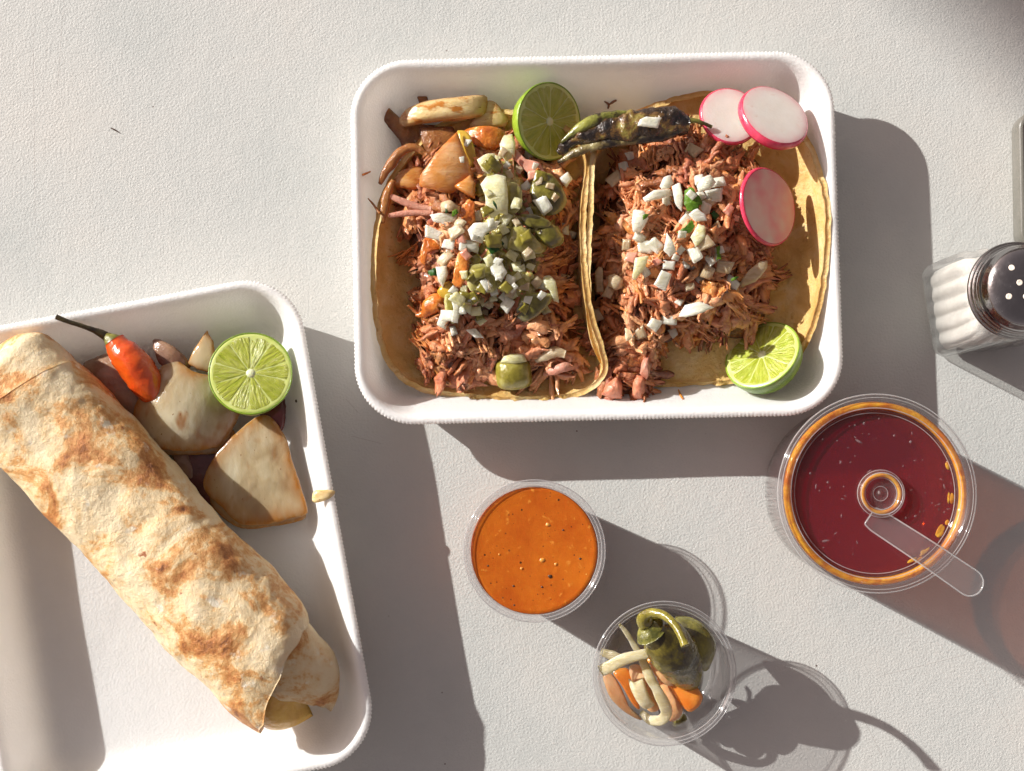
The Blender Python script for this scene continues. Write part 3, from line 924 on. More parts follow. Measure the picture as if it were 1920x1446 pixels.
def meat_heap(outline, height, seed, clusters, label, warm=None):
    rng = np.random.default_rng(seed)
    zb = 0.75
    V, F = slab(outline, zb, 0.3, 0, n=120, rings=30, soft=1, edge=2)
    poly = [P(a, b, 1.2)[:2] for a, b in outline]
    m = len(V) // 2
    # lift the upper half into a lumpy heap
    c = V[:m, :2].mean(0)
    q = np.repeat(np.linspace(0, 1, 30), 120)
    q = 1 - (1 - q) ** 1.5
    lift = height * (1 - q ** 2.6) * (0.75 + 0.45 * noise(np.column_stack([V[:m, :2], np.zeros(m)]), 0.55, 2, seed))
    lump = 0.55 * noise(np.column_stack([V[:m, :2], np.zeros(m)]), 1.0, 3, seed + 4) * (1 - q ** 6)
    V[:m, 2] += np.maximum(lift + lump, 0)
    heap = root('shredded_meat', (c[0], c[1], 0.6), label, 'meat', 'heaps of shredded meat')
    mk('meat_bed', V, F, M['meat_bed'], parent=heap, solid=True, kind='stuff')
    bed = SOLID[-1]
    VV, FF, CC = [], [], []
    off = 0
    lo = np.min(poly, 0)
    hi = np.max(poly, 0)
    sides, secs = 12, 8
    done = 0
    while done < clusters:
        x, y = lo + (hi - lo) * rng.random(2)
        if not inside(poly, x, y) and not inside(poly, *(np.array((x, y)) + rng.normal(0, .25, 2))):
            continue
        done += 1
        yaw = rng.random() * math.pi * 2
        patch = noise(np.array([[x, y, 0.0]]), 0.55, 2, seed + 8)[0] * 1.5 - .05
        tone = TONES[int(np.clip((patch * .5 + .5) * len(TONES) + rng.normal(0, 1.9), 0, len(TONES) - 1))]
        if warm is not None:
            tone = warm(x, y, tone, rng)
        sort = rng.random()
        nb = rng.integers(5, 13) if sort < .26 else (rng.integers(3, 6) if sort < .60 else rng.integers(1, 4))
        base_l = rng.uniform(0.9, 2.1) if sort < .26 else (rng.uniform(1.0, 2.2) if sort < .60 else rng.uniform(1.0, 1.9))
        wlo, whi = ((.05, .095) if sort < .26 else ((.10, .20) if sort < .60 else (.19, .36)))
        pitch = rng.normal(0, 0.28)
        lift0 = rng.uniform(-0.02, 0.34)
        bend = rng.normal(0, 0.6)
        for _ in range(nb):
            a = yaw + rng.normal(0, 0.16)
            L = base_l * rng.uniform(0.55, 1.2)
            off2 = rng.normal(0, 0.16, 2)
            cx, cy = x + off2[0], y + off2[1]
            t = np.linspace(-0.5, 0.5, secs)
            px = cx + L * t * math.cos(a) - bend * 0.3 * (t * t) * L * math.sin(a)
            py = cy + L * t * math.sin(a) + bend * 0.3 * (t * t) * L * math.cos(a)
            zz = []
            for k in range(secs):
                h = bed.ray_cast(Vector((px[k], py[k], 20)), Vector((0, 0, -1)))
                zz.append(h[0].z if h[0] is not None else 0.8)
            zz = np.array(zz)
            zz = 0.45 * zz + 0.55 * zz.mean() + lift0 + rng.uniform(-0.05, 0.16) + np.sin(pitch) * t * L
            wob = rng.normal(0, 0.03 if sort < .60 else .05, (secs, 3))
            path = np.column_stack([px, py, zz]) + wob
            w = rng.uniform(wlo, whi)
            prof = np.array([0.62, 0.95, 1, 1.08, 0.98, 1.02, 0.92, 0.58]) * w * (1 + rng.normal(0, 0.18, secs))
            T = np.gradient(path, axis=0)
            T /= np.linalg.norm(T, axis=1)[:, None]
            roll = rng.random() * 3.1
            s = np.cross(T, (0, 0, 1.0))
            s /= np.maximum(np.linalg.norm(s, axis=1), 1e-6)[:, None]
            u = np.cross(s, T)
            fl = rng.uniform(0.45, 0.8)
            sides = 12 if sort >= .60 else 6
            groove = 1 + (rng.uniform(-.30, .22, sides) if sort >= .60 else rng.uniform(-.1, .1, sides))
            fray = rng.normal(0, .12 * L, sides) if sort >= .60 else np.zeros(sides)
            ring = []
            for k in range(sides):
                an = 2 * math.pi * k / sides
                e = math.cos(an)
                f = math.sin(an) * fl
                e, f = e * math.cos(roll) - f * math.sin(roll), e * math.sin(roll) + f * math.cos(roll)
                ring.append(path + (s * e + u * f) * prof[:, None] * groove[k] * (1 + rng.normal(0, 0.10 if sort >= .60 else .2, (secs, 1))) + T * (fray[k] * np.clip(np.abs(t) * 4 - 1.2, 0, 1) * np.sign(t))[:, None])
            ring = np.array(ring).transpose(1, 0, 2).reshape(-1, 3)
            VV.append(ring)
            cc = np.clip(tone * rng.uniform(0.82, 1.15) + rng.normal(0, 0.015, 3), 0.01, 0.9)
            CC.append(np.tile(cc, (len(ring), 1)) * (1 + noise(ring, 3.0, 2, seed)[:, None] * 0.25))
            FF += [tuple(reversed(f)) for f in grid_faces(secs, sides, False, True, off)]
            FF.append(tuple(off + k for k in range(sides)))
            FF.append(tuple(off + (secs - 1) * sides + k for k in reversed(range(sides))))
            off += len(ring)
    VV = np.vstack(VV)
    CC = np.clip(np.vstack(CC), 0.005, 0.95)
    mk('meat_shreds', VV, FF, M['meat'], parent=heap, kind='stuff', col=CC, solid=True)
    return heap


def warm_left(x, y, tone, rng):
    return tone


MEAT_L = [(775, 320), (748, 390), (765, 450), (790, 520), (796, 600), (790, 690), (830, 712), (920, 700), (1000, 712), (1072, 700), (1082, 640), (1072, 560), (1066, 450), (1072, 360), (1045, 300), (960, 265), (860, 265)]
MEAT_R = [(1142, 320), (1122, 450), (1120, 560), (1128, 650), (1140, 735), (1205, 740), (1228, 660), (1300, 628), (1400, 632), (1442, 570), (1440, 490), (1440, 400), (1430, 320), (1370, 262), (1290, 250), (1200, 275)]
meat_heap(MEAT_L, 2.25, 21, 300, 'shredded meat heaped on the left taco under green salsa')
meat_heap(MEAT_R, 2.75, 33, 360, 'shredded meat heaped on the right taco under diced onion')


# ------------------------------------------------------------------ pieces laid on the food
def piece(name, mat, outline, label, cat, group=None, th=0.22, dome=0.0, lift=0.1, tilt=(0, 0), soft=0, seed=0, namp=0.02, solid=True, z=None, curl=0.0, curl_dir=(1, 0), edge=9, n=56, rings=8, parent=None, nf=1.0, rag=0.06):
    cx = sum(a for a, _ in outline) / len(outline)
    cy = sum(b for _, b in outline) / len(outline)
    if z is None:
        hs_ = []
        for (a, b) in list(outline) + [(cx, cy)]:
            a, b = cx + (a - cx) * 0.7, cy + (b - cy) * 0.7
            hs_.append(at(a, b)[0][2])
        hs_.sort()
        z = hs_[int(len(hs_) * 0.6)] + lift
    V, F = slab(outline, z, th, dome, n=n, rings=rings, tilt=tilt, namp=namp, nf=nf, seed=seed, soft=soft, curl=curl, curl_dir=curl_dir, edge=edge, rag=rag)
    return mk(name, V, F, M[mat], col=LAST['rim'], parent=parent, label=label, cat=cat, group=group, solid=solid)


def quad(cx, cy, w, h, rot, jit=0.12, rng=random):
    pts = []
    for sx, sy in ((-1, -1), (1, -1), (1, 1), (-1, 1)):
        x = sx * w / 2 * (1 + rng.uniform(-jit, jit) * 2)
        y = sy * h / 2 * (1 + rng.uniform(-jit, jit) * 2)
        c, s = math.cos(rot), math.sin(rot)
        pts.append((cx + x * c - y * s, cy + x * s + y * c))
    return pts


# --- left taco: large pieces, from the bottom up
piece('onion_piece', 'brown', [(700, 190), (712, 186), (728, 208), (748, 226), (780, 232), (850, 236), (862, 262), (820, 285), (790, 300), (778, 268), (755, 280), (748, 262), (738, 250), (715, 222)], 'browned translucent onion strip in the top left corner of the taco tray', 'onion', th=0.18, lift=0.12, seed=2, z=0.75, n=80)
piece('onion_piece', 'brown', [(780, 164), (790, 166), (800, 178), (806, 200), (790, 206), (783, 185)], 'small brown onion bit poking up behind the long seared onion', 'onion', th=0.15, z=0.8)
piece('onion_wedge', 'seared', [(905, 195), (925, 190), (945, 212), (952, 228), (935, 240), (880, 240), (890, 222)], 'brown-edged onion wedge beside the upper lime', 'onion', th=0.3, z=1.1, dome=0.2, soft=1)
piece('onion_wedge', 'seared', [(748, 224), (762, 205), (800, 192), (860, 184), (908, 179), (914, 198), (906, 217), (870, 226), (800, 233), (758, 237)], 'long pale seared onion wedge lying across the tray corner', 'onion', th=0.75, z=1.45, dome=0.3, soft=1, edge=3, rings=9)
piece('onion_piece', 'brown', [(786, 238), (850, 238), (868, 262), (830, 290), (806, 300), (792, 270)], 'brown glassy onion sheet below the long seared onion', 'onion', th=0.15, z=1.3, dome=0.15)
piece('pepper_strip', 'pepper_orange', [(868, 246), (890, 240), (930, 240), (950, 252), (948, 270), (912, 286), (896, 276), (880, 262)], 'orange cooked pepper strip left of the upper lime', 'pepper', th=0.3, dome=0.35, soft=1, lift=0.35)
piece('onion_piece', 'onion_orange', [(737, 345), (748, 325), (778, 312), (795, 318), (792, 345), (775, 356), (745, 352)], 'pale orange onion piece at the left edge of the heap', 'onion', th=0.25, dome=0.15, lift=0.2, soft=1)
piece('onion_petal', 'onion_orange', [(856, 246), (868, 275), (880, 308), (888, 332), (872, 345), (846, 366), (812, 358), (786, 350), (790, 330), (815, 295)], 'large orange-stained onion petal on the left taco', 'onion', th=0.25, dome=0.5, lift=0.35, soft=0, rings=10, seed=5, tilt=(-.1, 0.0))
piece('pepper_strip', 'mustard', [(858, 244), (876, 248), (886, 268), (892, 300), (882, 318), (872, 292), (862, 266)], 'yellow-green pepper strip crossing the orange onion petal', 'pepper', th=0.2, dome=0.2, lift=0.18, soft=1)
piece('onion_wedge', 'onion_orange', [(882, 328), (892, 345), (890, 372), (868, 362), (851, 350)], 'small triangular orange onion wedge under the orange petal', 'onion', th=0.35, dome=0.15, lift=0.3)
for pth, r, lab in (([(733, 368), (755, 378), (785, 388), (808, 392)], 0.16, 'flat pink meat strip, upper of the two on the left taco'),
                    ([(729, 405), (755, 401), (785, 399), (812, 400)], 0.14, 'flat pink meat strip, lower of the two on the left taco')):
    zs = [at(a, b)[0][2] for a, b in pth]
    zz = max(zs) + 0.12
    V, F = tube([P(a, b, zz) for a, b in pth], [r * 0.8, r * 1.1, r, r * 0.9], 10, 20, flat=0.55, namp=0.02, nf=3)
    mk('meat_strip', V, F, M['pink_meat'], label=lab, cat='meat', group='flat pink meat strips', solid=True)
for pth, r, lab in (([(712, 345), (728, 315), (748, 288), (775, 276), (800, 290)], 0.2, 'browned onion rind curling along the left rim of the taco'),
                    ([(716, 418), (722, 385), (728, 360), (738, 338)], 0.2, 'crisp dark brown shred hanging over the left tortilla rim')):
    V, F = tube([P(a, b, max(2.2, at(a, b)[0][2] + 0.1)) for a, b in pth], [r * 0.6, r, r * 1.2, r, r * 0.6], 9, 30, flat=0.6, namp=0.09, nf=2.4)
    mk('onion_rind', V, F, M['brown'], label=lab, cat='onion', solid=True)
for (a, b) in (((690, 372), (712, 400)),):
    V, F = tube([P(a[0], a[1], 2.2), P(700, 384, 2.25), P(b[0], b[1], 2.4)], [0.03, 0.06, 0.05], 6, 10, namp=0.02, nf=4)
    mk('meat_fibre', V, F, M['brown'], label='thin brown fibre sticking out left of the taco rim', cat='meat')


# --- limes
def lime(origin, R, normal, spin, label, depth=0.92):
    """half a lime: the cut face has the given normal, its centre at origin"""
    nrm = Vector(normal).normalized()
    rt = root('lime_half', origin, label, 'lime', 'cut lime halves')
    rt.rotation_mode = 'QUATERNION'
    rt.rotation_quaternion = nrm.to_track_quat('Z', 'Y') @ Matrix.Rotation(spin, 3, 'Z').to_quaternion()

    def part(name, V, F, mat, parent=rt, **kw):
        V = np.asarray(V, float)
        o = mk(name, V, F, M[mat], origin=(0, 0, 0), **kw)
        o.parent = parent
        o.location = (0, 0, 0)
        return o
    prof = [(0.0, -R * depth)]
    for k in range(1, 15):
        a = -math.pi / 2 + math.pi / 2 * k / 14
        prof.append((R * math.cos(a), R * depth * math.sin(a)))
    prof += [(R * 0.99, 0.045), (R * 0.965, 0.045), (R * .955, .0)]
    V, F = lathe(prof, 0, 0, 72)
    V += (noise(V, 0.9, 2, 5) * 0.05)[:, None] * V / R
    part('peel', V, F, 'lime_peel')
    V, F = lathe([(R * 0.965, 0.02), (R * 0.94, 0.05), (R * 0.9, 0.048), (0.0, 0.045)], 0, 0, 72)
    part('pith', V, F, 'lime_pith')
    ns = 10
    rg = random.Random(int(R * 1000) + len(label))
    seg_me = {}
    cuts = [2 * math.pi * (k + rg.uniform(-0.16, 0.16)) / ns for k in range(ns)]
    for k in range(ns):
        a0, a1 = cuts[k], cuts[(k + 1) % ns] + (2 * math.pi if k == ns - 1 else 0)
        half = (a1 - a0) / 2
        mid = (a0 + a1) / 2
        ro, ri = R * 0.905, R * 0.10
        gap = 0.014
        out = []
        for t in np.linspace(-1, 1, 9):
            an = t * (half - gap / ro)
            rr = ro * (1 - 0.035 * abs(t) ** 4)
            out.append((rr * math.cos(an), rr * math.sin(an)))
        ia = max(half - gap / ri * 0.9, 0.05)
        for t in (1, 0, -1):
            out.append((ri * math.cos(t * ia), ri * math.sin(t * ia)))
        V, F = slab(out, 0.035, 0.05, 0.0, n=44, rings=8, soft=0, edge=10, world_pts=True, namp=0.022, nf=3.0, seed=k)
        o = part('segment', V, F, 'lime_flesh')
        o.rotation_euler = (0, 0, mid)
    V, F = lathe([(0.0, 0.10), (R * 0.05, 0.09), (R * 0.10, 0.06), (R * 0.115, 0.0)], 0, 0, 20)
    V[:, :2] += np.column_stack([noise(V, 4, 2, 1), noise(V, 4, 2, 2)]) * 0.04
    part('core', V, F, 'lime_core')
    return rt


lz = 2.6
lime(P(470, 700, lz), 79 / 2941 * (75 - lz), (0.10, 0.16, 1), 0.3, 'lime half lying cut side up on the grilled onions')
lz = 1.75
lime(P(1429, 666, lz), 75 / 2941 * (75 - lz), (-0.50, 0.50, 0.70), 1.1, 'lime half tipped on its side at the lower right of the tacos')
lz = 2.1
lime(P(1030, 228, lz), 74 / 2941 * (75 - lz), (0.56, -0.12, 0.80), 0.2, 'shaded lime half tucked behind the tacos at the top', 0.8)


# --- charred pepper lying along the top of both tacos
def charred_pepper():
    z = 3.1
    rt = root('charred_pepper', P(1170, 250, z - 0.6), 'blistered black and green pepper lying across the tops of both tacos', 'pepper')
    V, F = tube([P(1046, 286, z - .3), P(1075, 262, z), P(1130, 245, z + .1), P(1190, 236, z + .1), P(1250, 230, z), P(1288, 232, z - .2)], [0.12, 0.5, 0.68, 0.74, 0.72, 0.5], 36, 110, namp=0.26, nf=1.7, seed=3, flat=0.75)
    mk('body', V, F, M['char'], parent=rt, solid=True)
    V, F = tube([P(1052, 268, z + .15), P(1085, 241, z + .35), P(1120, 224, z + .4), P(1165, 214, z + .35), P(1200, 210, z + .1)], [0.08, 0.24, 0.30, 0.22, 0.06], 14, 44, namp=0.07, nf=2, seed=7, flat=0.7)
    mk('green_ridge', V, F, M['char_green'], parent=rt)
    V, F = tube([P(1046, 304, z - .3), P(1085, 284, z + .1), P(1140, 268, z + .25), P(1200, 262, z + .3), P(1255, 252, z + .2), P(1285, 240, z)], [0.07, 0.2, 0.26, 0.22, 0.26, 0.1], 14, 60, namp=0.10, nf=2, seed=9, flat=0.8)
    mk('folded_skin', V, F, M['char_pale'], parent=rt, solid=True)
    V, F = tube([P(1282, 230, z), P(1300, 226, z + .1), P(1318, 231, z), P(1334, 238, z - .2)], [0.22, 0.12, 0.09, 0.1], 10, 20, namp=0.02, nf=3)
    mk('stem', V, F, M['calyx'], parent=rt)


charred_pepper()
piece('onion_piece', 'onion', [(1199, 224), (1212, 219), (1240, 221), (1233, 240), (1195, 236)], 'white onion square lying on the charred pepper', 'onion', th=0.2, z=4.02, namp=0.01)


# --- radish slices
def radish(cx, cy, z, R, th, normal, label, mat='radish'):
    rt = root('radish_slice', P(cx, cy, z), label, 'radish', 'radish slices')
    rt.rotation_mode = 'QUATERNION'
    rt.rotation_quaternion = Vector(normal).normalized().to_track_quat('Z', 'Y')

    def part(name, V, F, m, col=None):
        o = mk(name, V, F, M[m], origin=(0, 0, 0), col=col)
        o.parent = rt
        o.location = (0, 0, 0)
    V, F = lathe([(0, th * .5), (R * .3, th * .5 + .006), (R * .6, th * .5 + .01), (R * .8, th * .5 + .006), (R * .93, th * .5), (R * .975, th * .5 - .015)], 0, 0, 64)
    blush = np.tile((np.linalg.norm(V[:, :2], axis=1) / R)[:, None] ** 7, (1, 3))
    V[:, :2] *= (1 + 0.04 * noise(V, 0.5, 2, int(cx)))[:, None]
    part('flesh', V, [tuple(reversed(f)) for f in F], mat, blush)
    V2 = V.copy()
    V2[:, 2] *= -1
    part('flesh', V2, F, mat, blush)
    V, F = lathe([(R * .972, th * .5 - .02), (R * 1.0, th * .42), (R * 1.035, th * .1), (R * 1.04, -th * .2), (R * 1.01, -th * .45), (R * .972, -th * .5 + .02)], 0, 0, 64)
    V[:, :2] *= (1 + 0.04 * noise(V, 0.5, 2, int(cx)))[:, None]
    part('skin', V, F, 'radish_skin')


radish(1368, 219, 2.35, 1.38, 0.32, (0.14, 0.20, 1), 'radish slice half covered by another beside the charred pepper')
radish(1449, 221, 3.0, 1.68, 0.50, (0.32, 0.46, 0.84), 'thick white radish slice with red skin in the upper right corner')
radish(1440, 388, 3.0, 1.78, 0.26, (0.62, 0.06, 0.76), 'pinkish radish slice standing tilted above the bare right tortilla wall', 'radish_pink')

# --- wet green salsa spread over the left taco
def green_salsa(outline, label, seed):
    O = resample(np.array([P(a, b, 2.6)[:2] for a, b in outline]), 110, True)
    c = O.mean(0)
    rings = 34
    V = []
    for k in range(rings):
        q = k / (rings - 1)
        for i in range(110):
            p = c + (O[i] - c) * q
            V.append((p[0], p[1], drop(p[0], p[1])[0]))
    V = np.array(V)
    Z = V[:, 2].reshape(rings, 110)
    for _ in range(4):
        Z = .5 * Z + .25 * np.roll(Z, 1, 1) + .25 * np.roll(Z, -1, 1)
        Z[1:-1] = .5 * Z[1:-1] + .25 * Z[2:] + .25 * Z[:-2]
    q = np.repeat(np.linspace(0, 1, rings), 110)
    flat = np.column_stack([V[:, :2], np.zeros(len(V))])
    V[:, 2] = Z.ravel() + .16 + .20 * noise(flat, 1.6, 3, seed) + .07 * noise(flat, 5.0, 2, seed + 1) - .45 * q ** 5
    V[:, :2] += (V[:, :2] - c) * (.16 * noise(flat, 1.4, 3, seed + 2) * q)[:, None]
    return mk('green_salsa', V, grid_faces(rings, 110, False, True), M['green_salsa'], label=label, cat='salsa', solid=True)


green_salsa([(905, 300), (960, 275), (985, 300), (990, 350), (1040, 380), (1062, 430), (1040, 470), (1010, 520), (1030, 570), (980, 600), (930, 580), (870, 590), (850, 560), (885, 520), (905, 470), (890, 430), (905, 380)],
            'wet green salsa spread down the middle of the left taco', 6)

# --- left taco: pickled jalapeno and other toppings
GJ = 'green pickled jalapeno pieces'
for (ol, mat, lab, kw) in (
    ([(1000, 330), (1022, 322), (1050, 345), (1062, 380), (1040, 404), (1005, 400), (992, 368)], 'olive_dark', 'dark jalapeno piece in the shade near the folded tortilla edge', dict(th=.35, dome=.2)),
    ([(952, 348), (966, 342), (978, 360), (977, 388), (965, 402), (950, 398)], 'olive', 'curved olive jalapeno strip right of the large onion leaf', dict(th=.3, dome=.25)),
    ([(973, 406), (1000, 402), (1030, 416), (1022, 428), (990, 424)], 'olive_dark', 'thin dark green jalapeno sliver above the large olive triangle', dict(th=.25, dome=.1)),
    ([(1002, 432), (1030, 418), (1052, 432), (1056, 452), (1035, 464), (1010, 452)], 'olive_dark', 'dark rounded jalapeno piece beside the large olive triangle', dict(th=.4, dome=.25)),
    ([(966, 418), (984, 426), (1004, 448), (1020, 468), (1000, 478), (972, 472), (950, 464)], 'olive', 'large olive triangular jalapeno piece on the left taco', dict(th=.4, dome=.35)),
    ([(876, 500), (900, 494), (922, 500), (932, 528), (928, 546), (898, 550), (878, 540)], 'olive', 'olive square jalapeno piece in the middle of the left taco', dict(th=.4, dome=.3)),
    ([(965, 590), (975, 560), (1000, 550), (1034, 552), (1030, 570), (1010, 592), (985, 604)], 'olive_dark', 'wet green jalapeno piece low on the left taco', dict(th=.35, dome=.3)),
    ([(834, 556), (848, 546), (862, 560), (862, 590), (850, 606), (838, 592)], 'olive', 'narrow pale olive jalapeno strip beside the orange shred', dict(th=.3, dome=.2)),
    ([(820, 548), (842, 527), (860, 553), (838, 560)], 'mustard', 'mustard yellow triangular pepper piece on the left taco', dict(th=.3, dome=.1)),
):
    piece('jalapeno_piece', mat, ol, lab, 'jalapeno', GJ, lift=.2, soft=1, rag=.08, namp=.06, nf=1.6, edge=6, seed=len(lab), tilt=(random.uniform(-.15, .15), random.uniform(-.15, .15)), **kw)
# the jalapeno cube at the lower rim
jr = root('jalapeno_chunk', P(963, 700, 0.9), 'thick green jalapeno chunk on the lower rim of the left taco', 'jalapeno')
V, F = slab([(932, 676), (960, 672), (990, 676), (996, 700), (994, 722), (965, 731), (936, 726), (930, 700)], 1.5, 0.9, 0.25, soft=1, edge=4, namp=.04, nf=1.2)
mk('flesh', V, F, M['olive'], parent=jr, solid=True)
V, F = slab([(938, 680), (945, 668), (962, 664), (982, 664), (988, 678), (965, 684)], 1.98, 0.3, 0.1, soft=0, namp=.03, nf=3)
mk('cut_face', V, F, M['onion_pale'], parent=jr)

# tomato, pepper shred and larger onion leaves of the left taco
piece('tomato_piece', 'onion_pink', [(966, 278), (985, 298), (1010, 304), (1024, 324), (1005, 338), (985, 320), (964, 300)], 'pink tomato piece below the upper lime', 'tomato', th=.25, lift=.3)
piece('tomato_piece', 'onion_pink', [(872, 552), (890, 548), (898, 565), (894, 574), (875, 570)], 'small pink tomato cube among the onion of the left taco', 'tomato', th=.35, lift=.35)
V, F = tube([P(779, 592, 2.0), P(795, 588, 2.1), P(808, 574, 2.3), P(822, 566, 2.4), P(832, 572, 2.3)], [.06, .22, .42, .45, .25], 14, 30, namp=.08, nf=2, flat=.7)
mk('pepper_shred', V, F, M['pepper_orange'], label='glossy orange sauce-covered shred above the left tortilla wall', cat='pepper', solid=True)
for ol, lab, d in (
    ([(797, 446), (790, 470), (786, 490), (795, 496), (800, 480), (812, 470), (830, 465), (826, 452), (806, 446)], 'orange pepper skin folded under the diced onion of the left taco', .2),
    ([(858, 395), (880, 372), (892, 380), (888, 420), (870, 440), (856, 425)], 'red-orange pepper strip left of the large onion leaf', .2),
    ([(862, 470), (882, 476), (878, 510), (866, 540), (848, 530), (852, 500)], 'orange sauce-covered pepper piece left of the olive square', .25),
):
    piece('pepper_piece', 'pepper_orange', ol, lab, 'pepper', lift=.22, dome=d * .6, th=.16, soft=0, rag=.14, namp=.12, nf=1.8, seed=len(lab))
BIG = (
    ([(901, 346), (912, 330), (930, 324), (948, 332), (953, 376), (952, 404), (936, 400), (922, 411), (912, 396), (910, 370)], 'onion_pale', 'large pale leaf of onion at the centre of the left taco', dict(th=.22, dome=.35, lift=.5)),
    ([(968, 247), (975, 224), (1000, 227), (1013, 238), (1019, 258), (997, 279), (980, 272), (968, 263)], 'onion', 'curled white onion piece leaning against the upper lime', dict(th=.22, dome=.5, lift=.6)),
    ([(937, 272), (945, 254), (960, 250), (966, 272), (964, 296), (948, 306), (940, 292)], 'onion_pale', 'pale onion piece left of the upper lime', dict(th=.22, dome=.3, lift=.5)),
    ([(894, 300), (912, 288), (928, 286), (930, 310), (918, 328), (905, 322)], 'onion_pale', 'pale yellow onion chunk above the large onion leaf', dict(th=.3, dome=.2, lift=.4)),
    ([(877, 432), (888, 420), (915, 418), (938, 414), (930, 430), (912, 440), (905, 456), (884, 450)], 'onion', 'ragged white onion piece below the large onion leaf', dict(th=.2, dome=.25, lift=.4)),
    ([(807, 404), (825, 400), (866, 402), (862, 414), (840, 424), (812, 416)], 'onion', 'flat white onion piece with green flecks on the left taco', dict(th=.22, dome=.1, lift=.35)),
    ([(826, 380), (845, 376), (862, 388), (862, 398), (828, 398)], 'onion_tan', 'round tan onion slice behind the flecked white onion', dict(th=.3, dome=.3, lift=.3)),
    ([(914, 486), (935, 482), (945, 500), (952, 512), (940, 530), (922, 515)], 'onion', 'white diamond onion piece right of the olive square', dict(th=.2, dome=.15, lift=.4)),
    ([(945, 535), (952, 512), (968, 520), (962, 545), (950, 547)], 'onion', 'glassy onion cube below the white diamond onion piece', dict(th=.35, dome=.1, lift=.4)),
    ([(816, 500), (838, 498), (840, 515), (830, 540), (822, 528)], 'onion', 'white onion wedge dotted with green on the left taco', dict(th=.4, dome=.25, lift=.3)),
    ([(844, 555), (858, 550), (862, 575), (858, 604), (846, 602), (850, 580)], 'onion', 'upright white onion stick beside the pale olive strip', dict(th=.3, dome=.1, lift=.4)),
    ([(872, 618), (892, 616), (908, 634), (890, 634)], 'onion', 'lone white onion wedge low on the left taco', dict(th=.2, dome=.1, lift=.3)),
    ([(976, 476), (985, 472), (1002, 466), (1004, 484), (984, 490)], 'onion_pale', 'pale yellow onion block below the large olive triangle', dict(th=.35, dome=.1, lift=.35)),
    ([(1018, 520), (1030, 516), (1042, 528), (1048, 566), (1038, 564), (1030, 545), (1020, 540)], 'onion_pale', 'long pale onion piece on the shaded side of the left taco', dict(th=.25, dome=.15, lift=.3)),
    ([(796, 444), (798, 421), (830, 436), (826, 452)], 'onion', 'flat rectangular onion piece near the left rim of the left taco', dict(th=.22, lift=.4)),
    ([(828, 464), (833, 448), (854, 450), (850, 470)], 'onion', 'square onion piece below the flat rectangular one', dict(th=.22, lift=.4)),
    # right taco
    ([(1272, 594), (1284, 572), (1312, 566), (1340, 577), (1310, 590), (1285, 596)], 'onion', 'large pointed white onion slice low on the right taco', dict(th=.22, dome=.25, lift=.4)),
    ([(1388, 530), (1402, 508), (1425, 490), (1440, 488), (1438, 505), (1415, 530), (1392, 538)], 'onion_tan', 'long tan onion petal at the right edge of the right taco', dict(th=.2, dome=.3, lift=.3)),
    ([(1236, 350), (1244, 334), (1258, 328), (1264, 345), (1254, 354), (1240, 356)], 'onion', 'white onion piece at the top of the right taco heap', dict(th=.25, dome=.2, lift=.4)),
    ([(1205, 372), (1225, 358), (1258, 354), (1262, 366), (1230, 376), (1210, 380)], 'onion', 'long white onion strip left of the bright cilantro leaf', dict(th=.25, dome=.2, lift=.4)),
    ([(1305, 350), (1318, 332), (1332, 328), (1342, 342), (1330, 358), (1308, 362)], 'onion', 'bright white onion piece right of the cilantro leaf', dict(th=.25, dome=.25, lift=.5)),
    ([(1260, 348), (1275, 342), (1280, 372), (1278, 396), (1266, 385), (1262, 366)], 'onion', 'jagged white onion piece touching the cilantro leaf', dict(th=.25, dome=.2, lift=.4)),
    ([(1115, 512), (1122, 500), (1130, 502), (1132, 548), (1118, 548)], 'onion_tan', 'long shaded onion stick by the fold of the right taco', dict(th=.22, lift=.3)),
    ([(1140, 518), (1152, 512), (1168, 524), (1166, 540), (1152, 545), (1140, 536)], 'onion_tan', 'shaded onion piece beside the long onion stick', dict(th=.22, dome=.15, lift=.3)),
    ([(1184, 418), (1188, 394), (1206, 396), (1216, 410), (1202, 436), (1188, 434)], 'onion', 'blocky white onion piece on the left flank of the right heap', dict(th=.4, dome=.15, lift=.4)),
    ([(1244, 470), (1250, 436), (1262, 456), (1268, 474), (1256, 482)], 'onion', 'white teardrop onion piece in the middle of the right taco', dict(th=.3, dome=.25, lift=.45)),
    ([(1226, 534), (1240, 506), (1260, 514), (1248, 546)], 'onion', 'rectangular white onion piece on an orange shred', dict(th=.3, lift=.45)),
    ([(1186, 520), (1190, 484), (1216, 480), (1210, 500), (1192, 525)], 'onion_pale', 'large pale onion piece left of the heap middle', dict(th=.3, dome=.25, lift=.4)),
    ([(1294, 446), (1310, 420), (1322, 424), (1322, 446), (1304, 464)], 'onion_pale', 'pale yellow onion piece below the cilantro leaf', dict(th=.3, dome=.15, lift=.45)),
    ([(1290, 402), (1308, 391), (1322, 402), (1326, 414), (1304, 416)], 'onion', 'flat square onion piece below the bright cilantro leaf', dict(th=.22, lift=.5)),
)
for i, (ol, mat, lab, kw) in enumerate(BIG):
    piece('onion_piece', mat, ol, lab, 'onion', 'larger onion pieces on the tacos', seed=i, tilt=(random.uniform(-.22, .22), random.uniform(-.22, .22)), namp=.025, nf=1.8, **kw)

